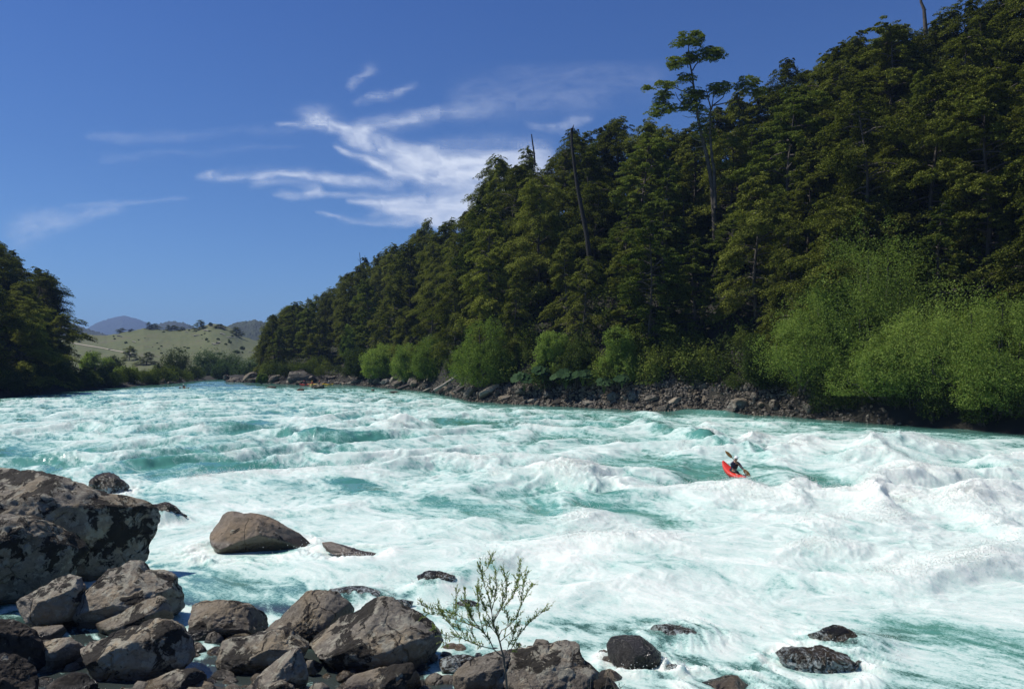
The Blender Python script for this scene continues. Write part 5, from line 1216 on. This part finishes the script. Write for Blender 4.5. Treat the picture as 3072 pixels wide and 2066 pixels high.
def person(M_j, M_v, M_h, hl, hr, label, lean=.08, turn=0.0):
    """seated paddler facing +x; hl / hr = where the hands hold the shaft"""
    root = empty('person'); hl = np.array(hl, float); hr = np.array(hr, float)
    pel = np.array([-.05, 0, .10]); wst = np.array([-.04, 0, .28]); che = np.array([-.03 + lean, 0, .48]); nb = np.array([-.02 + lean * 1.3, 0, .62]); nt_ = nb + [.01, 0, .08]
    hc = nb + np.array([.03, 0, .19])
    shl = nb + [-.01, .19, -.05]; shr_ = nb + [-.01, -.19, -.05]
    def elbow(s, h, sd):
        m_ = (s + h) / 2; d = h - s; L = np.linalg.norm(d); bend = math.sqrt(max(.29 ** 2 - (L / 2) ** 2, .0004)); dn = np.array([-.3, sd * .5, -.9]); dn -= d * (dn @ d) / L ** 2; return m_ + dn / np.linalg.norm(dn) * bend
    el, er = elbow(shl, hl, 1), elbow(shr_, hr, -1)
    body = [[(pel, (.16, .13)), (wst, (.15, .11)), (che, (.17, .12)), (nb, (.09, .08)), (nt_, .055), (hc + [0, 0, -.05], .075), (hc, .09), (hc + [0, 0, .06], .075)],
            [2, (shl, .075), (el, .052), (hl + (el - hl) * .2, .032)], [2, (shr_, .075), (er, .052), (hr + (er - hr) * .2, .032)], [0, ([.2, .10, .03], .05), ([.5, .11, .04], .04)], [0, ([.2, -.10, .03], .05), ([.5, -.11, .04], .04)]]
    skin('body', body, M_skin, root)
    # jacket over the torso and arms
    skin('jacket', [[(pel, (.165, .135)), (wst, (.165, .125)), (che, (.185, .135)), (nb + [0, 0, -.01], (.10, .09))], [2, (shl, .09), (el, .066), (hl + (el - hl) * .25, .045)], [2, (shr_, .09), (er, .066), (hr + (er - hr) * .25, .045)]], M_j, root)
    skin('buoyancy_vest', [[(wst, (.185, .145)), ((wst + che) / 2, (.20, .155)), (che + [0, 0, .02], (.195, .15))], [2, (nb + [-.01, .12, -.02], .055)], [2, (nb + [-.01, -.12, -.02], .055)]], M_v, root)
    for h, e in ((hl, el), (hr, er)):
        ax = np.array([0, 1.0, 0]) if abs((hl - hr)[1]) < .01 else (hl - hr) / np.linalg.norm(hl - hr)
        rd = h - e; rd = rd - ax * (rd @ ax); rd /= np.linalg.norm(rd) + 1e-9; upv = np.cross(ax, rd)
        ch = [[(h - rd * .05, .022), (h - rd * .015 + upv * .022, (.036, .017))]]
        hand = [(h - rd * .07, .024), (h - rd * .03 + upv * .02, .03)]
        chains = [hand]
        for k, ln_ in enumerate((.9, 1.0, .95, .8)):
            o_ = ax * (k - 1.5) * .021
            chains.append([1, (h + o_ + upv * .03 * ln_ + rd * .0, .0095), (h + o_ + rd * .028 * ln_ + upv * .012, .009), (h + o_ + rd * .018 - upv * .018 * ln_, .008)])
        chains.append([1, (h - ax * .03 - rd * .02 - upv * .0, .011), (h - ax * .02 + rd * .006 - upv * .024, .009)])
        skin('hand', chains, M_skin, root, 1)
    # helmet, face details
    v, f = ico(4); hv = v * [.125, .105, .105]; hv = hv[:]; k = hv[:, 2] < -.012; hv[k, 2] = -.012 + (hv[k, 2] + .012) * .25
    mesh('helmet', hv + hc + [-.005, 0, .045], f, M_h, root)
    v3, f3_ = ico(2)
    mesh('nose', v3 * [.022, .013, .02] + hc + [.092, 0, -.02], f3_, M_skin, root)
    for s_ in (-1, 1): mesh('eye', v3 * [.008, .012, .008] + hc + [.085, s_ * .032, .004], f3_, M_hair, root); mesh('ear', v3 * [.018, .01, .026] + hc + [0, s_ * .088, -.015], f3_, M_skin, root)
    mesh('mouth', v3 * [.008, .022, .006] + hc + [.082, 0, -.052], f3_, M_rhel, root)
    return tag(root, label, 'person', 'paddlers')
def paddle(a, b_, fe=.6):
    """two-bladed paddle from a to b"""
    a = np.array(a, float); b_ = np.array(b_, float); root = empty('paddle', (a + b_) / 2); m0 = (a + b_) / 2; d = (b_ - a) / np.linalg.norm(b_ - a)
    V, Fq = tube([a - m0 + d * .3, -d * .1, d * .1, b_ - m0 - d * .3], [.017] * 4, 8); mesh('shaft', V, Fq, M_wood, root)
    for e, s in ((a, 1), (b_, -1)):
        sd = np.cross(d, [0.4 * s, -.9, .25]); sd /= np.linalg.norm(sd); nn = np.cross(d, sd); n = 14; V = []; Fq = []
        for i in range(n + 1):
            t = i / n; p = e - m0 + d * s * (.50 * t); w_ = .105 * math.sin(math.pi * min(1, .14 + .9 * (1 - t)) ** 1.2) ** .6 if t < 1 else .018
            w_ = max(w_, .018)
            for j in range(5): u = (j - 2) / 2; V.append(p + sd * w_ * u + nn * .03 * (u * u - .5) * (1 - t))
        Fq = [(i * 5 + j, i * 5 + j + 1, (i + 1) * 5 + j + 1, (i + 1) * 5 + j) for i in range(n) for j in range(4)]
        o = mesh('blade', np.array(V), Fq, M_wood, root); md = o.modifiers.new('thick', 'SOLIDIFY'); md.thickness = .012
    return root
def frame(loc, fwd, upv):
    f_ = Vector(fwd).normalized(); u_ = Vector(upv); u_ = (u_ - f_ * u_.dot(f_)).normalized(); l_ = u_.cross(f_)
    m_ = Matrix((( f_.x, l_.x, u_.x, loc[0]), (f_.y, l_.y, u_.y, loc[1]), (f_.z, l_.z, u_.z, loc[2]), (0, 0, 0, 1))); return m_
# the main paddler: find where the trough of the wave meets his line of sight
best = None
for Yk in np.arange(34, 48, .1):
    p = at(734, 473.5, Yk); hz_ = river(np.array([p[0]]), np.array([p[1]]))[0][0]
    if best is None or abs(hz_ + .12 - p[2]) < best[0]: best = (abs(hz_ + .12 - p[2]), Yk)
Yk = best[1]; print('kayak Y', Yk, best[0])
kp = at(734, 471.5, Yk) - [0, 0, .09]
fwd = Vector((.62, -1.85, -.52)); M4 = frame(kp, fwd, (.10, -.25, 1))
kk = kayak(M_red, 2.15, .66, .38); kk.matrix_world = M4; kk.scale = (1, 1, 1.05)
tag(kk, 'short red kayak tipping down the green trough of the big wave', 'kayak')
PB = frame(kp, Vector((.35, -.93, -.05)), (.06, -.05, 1))
inv = PB.inverted()
pa = at(725.2, 450.0, Yk - .15); pb_ = at(750.5, 476.2, Yk - .75)
d_ = pb_ - pa
h1 = inv @ Vector(pa + d_ * .37); h2 = inv @ Vector(pa + d_ * .74)
pr_ = person(M_navy, M_vest, M_whel, h2, h1, 'paddler in dark jacket and white helmet reaching down to the right with the paddle', lean=.02) if False else None
pr_ = person(M_navy, M_vest, M_whel, (h2.x, h2.y, h2.z), (h1.x, h1.y, h1.z), 'kayaker in dark jacket and white helmet bracing with the paddle in the big wave')
print('hands', h1, h2)
pr_.matrix_world = PB
pd = paddle(pa, pb_); tag(pd, 'two-bladed wooden paddle held slanting by the kayaker in the big wave', 'paddle')
# resting paddlers by the far bank
def far_team(px, py, Y, mat, ang, Mj, Mv, Mh, kl, pl, ppx=None):
    Y = min(Y, float(RD(px)) * .985) if px > 226 else Y; p = at(px, py, Y); p[2] = float(zw(Y)) + .12; k = kayak(mat); k.location = p; k.rotation_euler = (0, 0, ang); tag(k, kl, 'kayak', 'kayaks by the far bank')
    if pl:
        h = person(Mj, Mv, Mh, (.34, .32, .36), (.34, -.32, .36), pl); h.location = p + [0, 0, .0]; h.rotation_euler = (0, 0, ang)
        c, s = math.cos(ang), math.sin(ang); q = lambda x, y, z: p + np.array([c * x - s * y, s * x + c * y, z])
        tag(paddle(q(.34, .98, .36), q(.34, -.98, .36)), 'paddle held level by the ' + pl.split(' resting')[0], 'paddle', 'paddles by the far bank')
zf = lambda px, py: Yw(py)
far_team(304.5, 382.6, zf(304, 384), M_red, 3.3, M_navy, M_vest, M_rhel, 'red kayak by the far bank, leftmost of the small group', 'kayaker in dark jacket and red helmet resting in the red kayak')
far_team(312.5, 382.4, zf(312, 384), M_yel, 2.9, M_org, M_org, M_yel, 'yellow kayak by the far bank, next to the red one', 'kayaker in orange resting in the yellow kayak')
far_team(319.0, 381.8, zf(319, 383.5), M_yel, .3, M_vest, M_vest, M_rhel, 'yellow kayak in the middle of the group by the far bank', 'kayaker in dark vest and red helmet resting in the middle yellow kayak')
far_team(328.5, 381.2, zf(328, 383), M_yel, .1, M_navy, M_blue, M_whel, 'yellow kayak by the far bank, rightmost of the group', 'kayaker in pale blue vest and white helmet resting in the rightmost yellow kayak')
far_team(184.0, 388.2, Yw(389), M_blk, 4.2, M_navy, M_vest, M_whel, 'dark kayak half hidden by waves far upstream', 'lone far kayaker in white helmet resting between waves upstream')

# ------------------------------------------------------------------ air
m, nt, out = nm('haze_air'); N = NT(nt)
pv = nt.nodes.new('ShaderNodeVolumePrincipled'); pv.inputs['Color'].default_value = (.36, .56, 1.0, 1); pv.inputs['Density'].default_value = .00014; pv.inputs['Anisotropy'].default_value = .0
nt.links.new(pv.outputs[0], out.inputs['Volume'])
x0, x1, y0, y1, z0, z1 = -5200, 3000, -80, 7000, -3.6, 420
HV = [(x, y, z) for x in (x0, x1) for y in (y0, y1) for z in (z0, z1)]
HF = [(0, 1, 3, 2), (4, 6, 7, 5), (0, 4, 5, 1), (2, 3, 7, 6), (0, 2, 6, 4), (1, 5, 7, 3)]
if HAZE:
    hz = mesh('haze', np.array(HV, float), HF, m, smooth=False); tag(hz, kind='stuff')
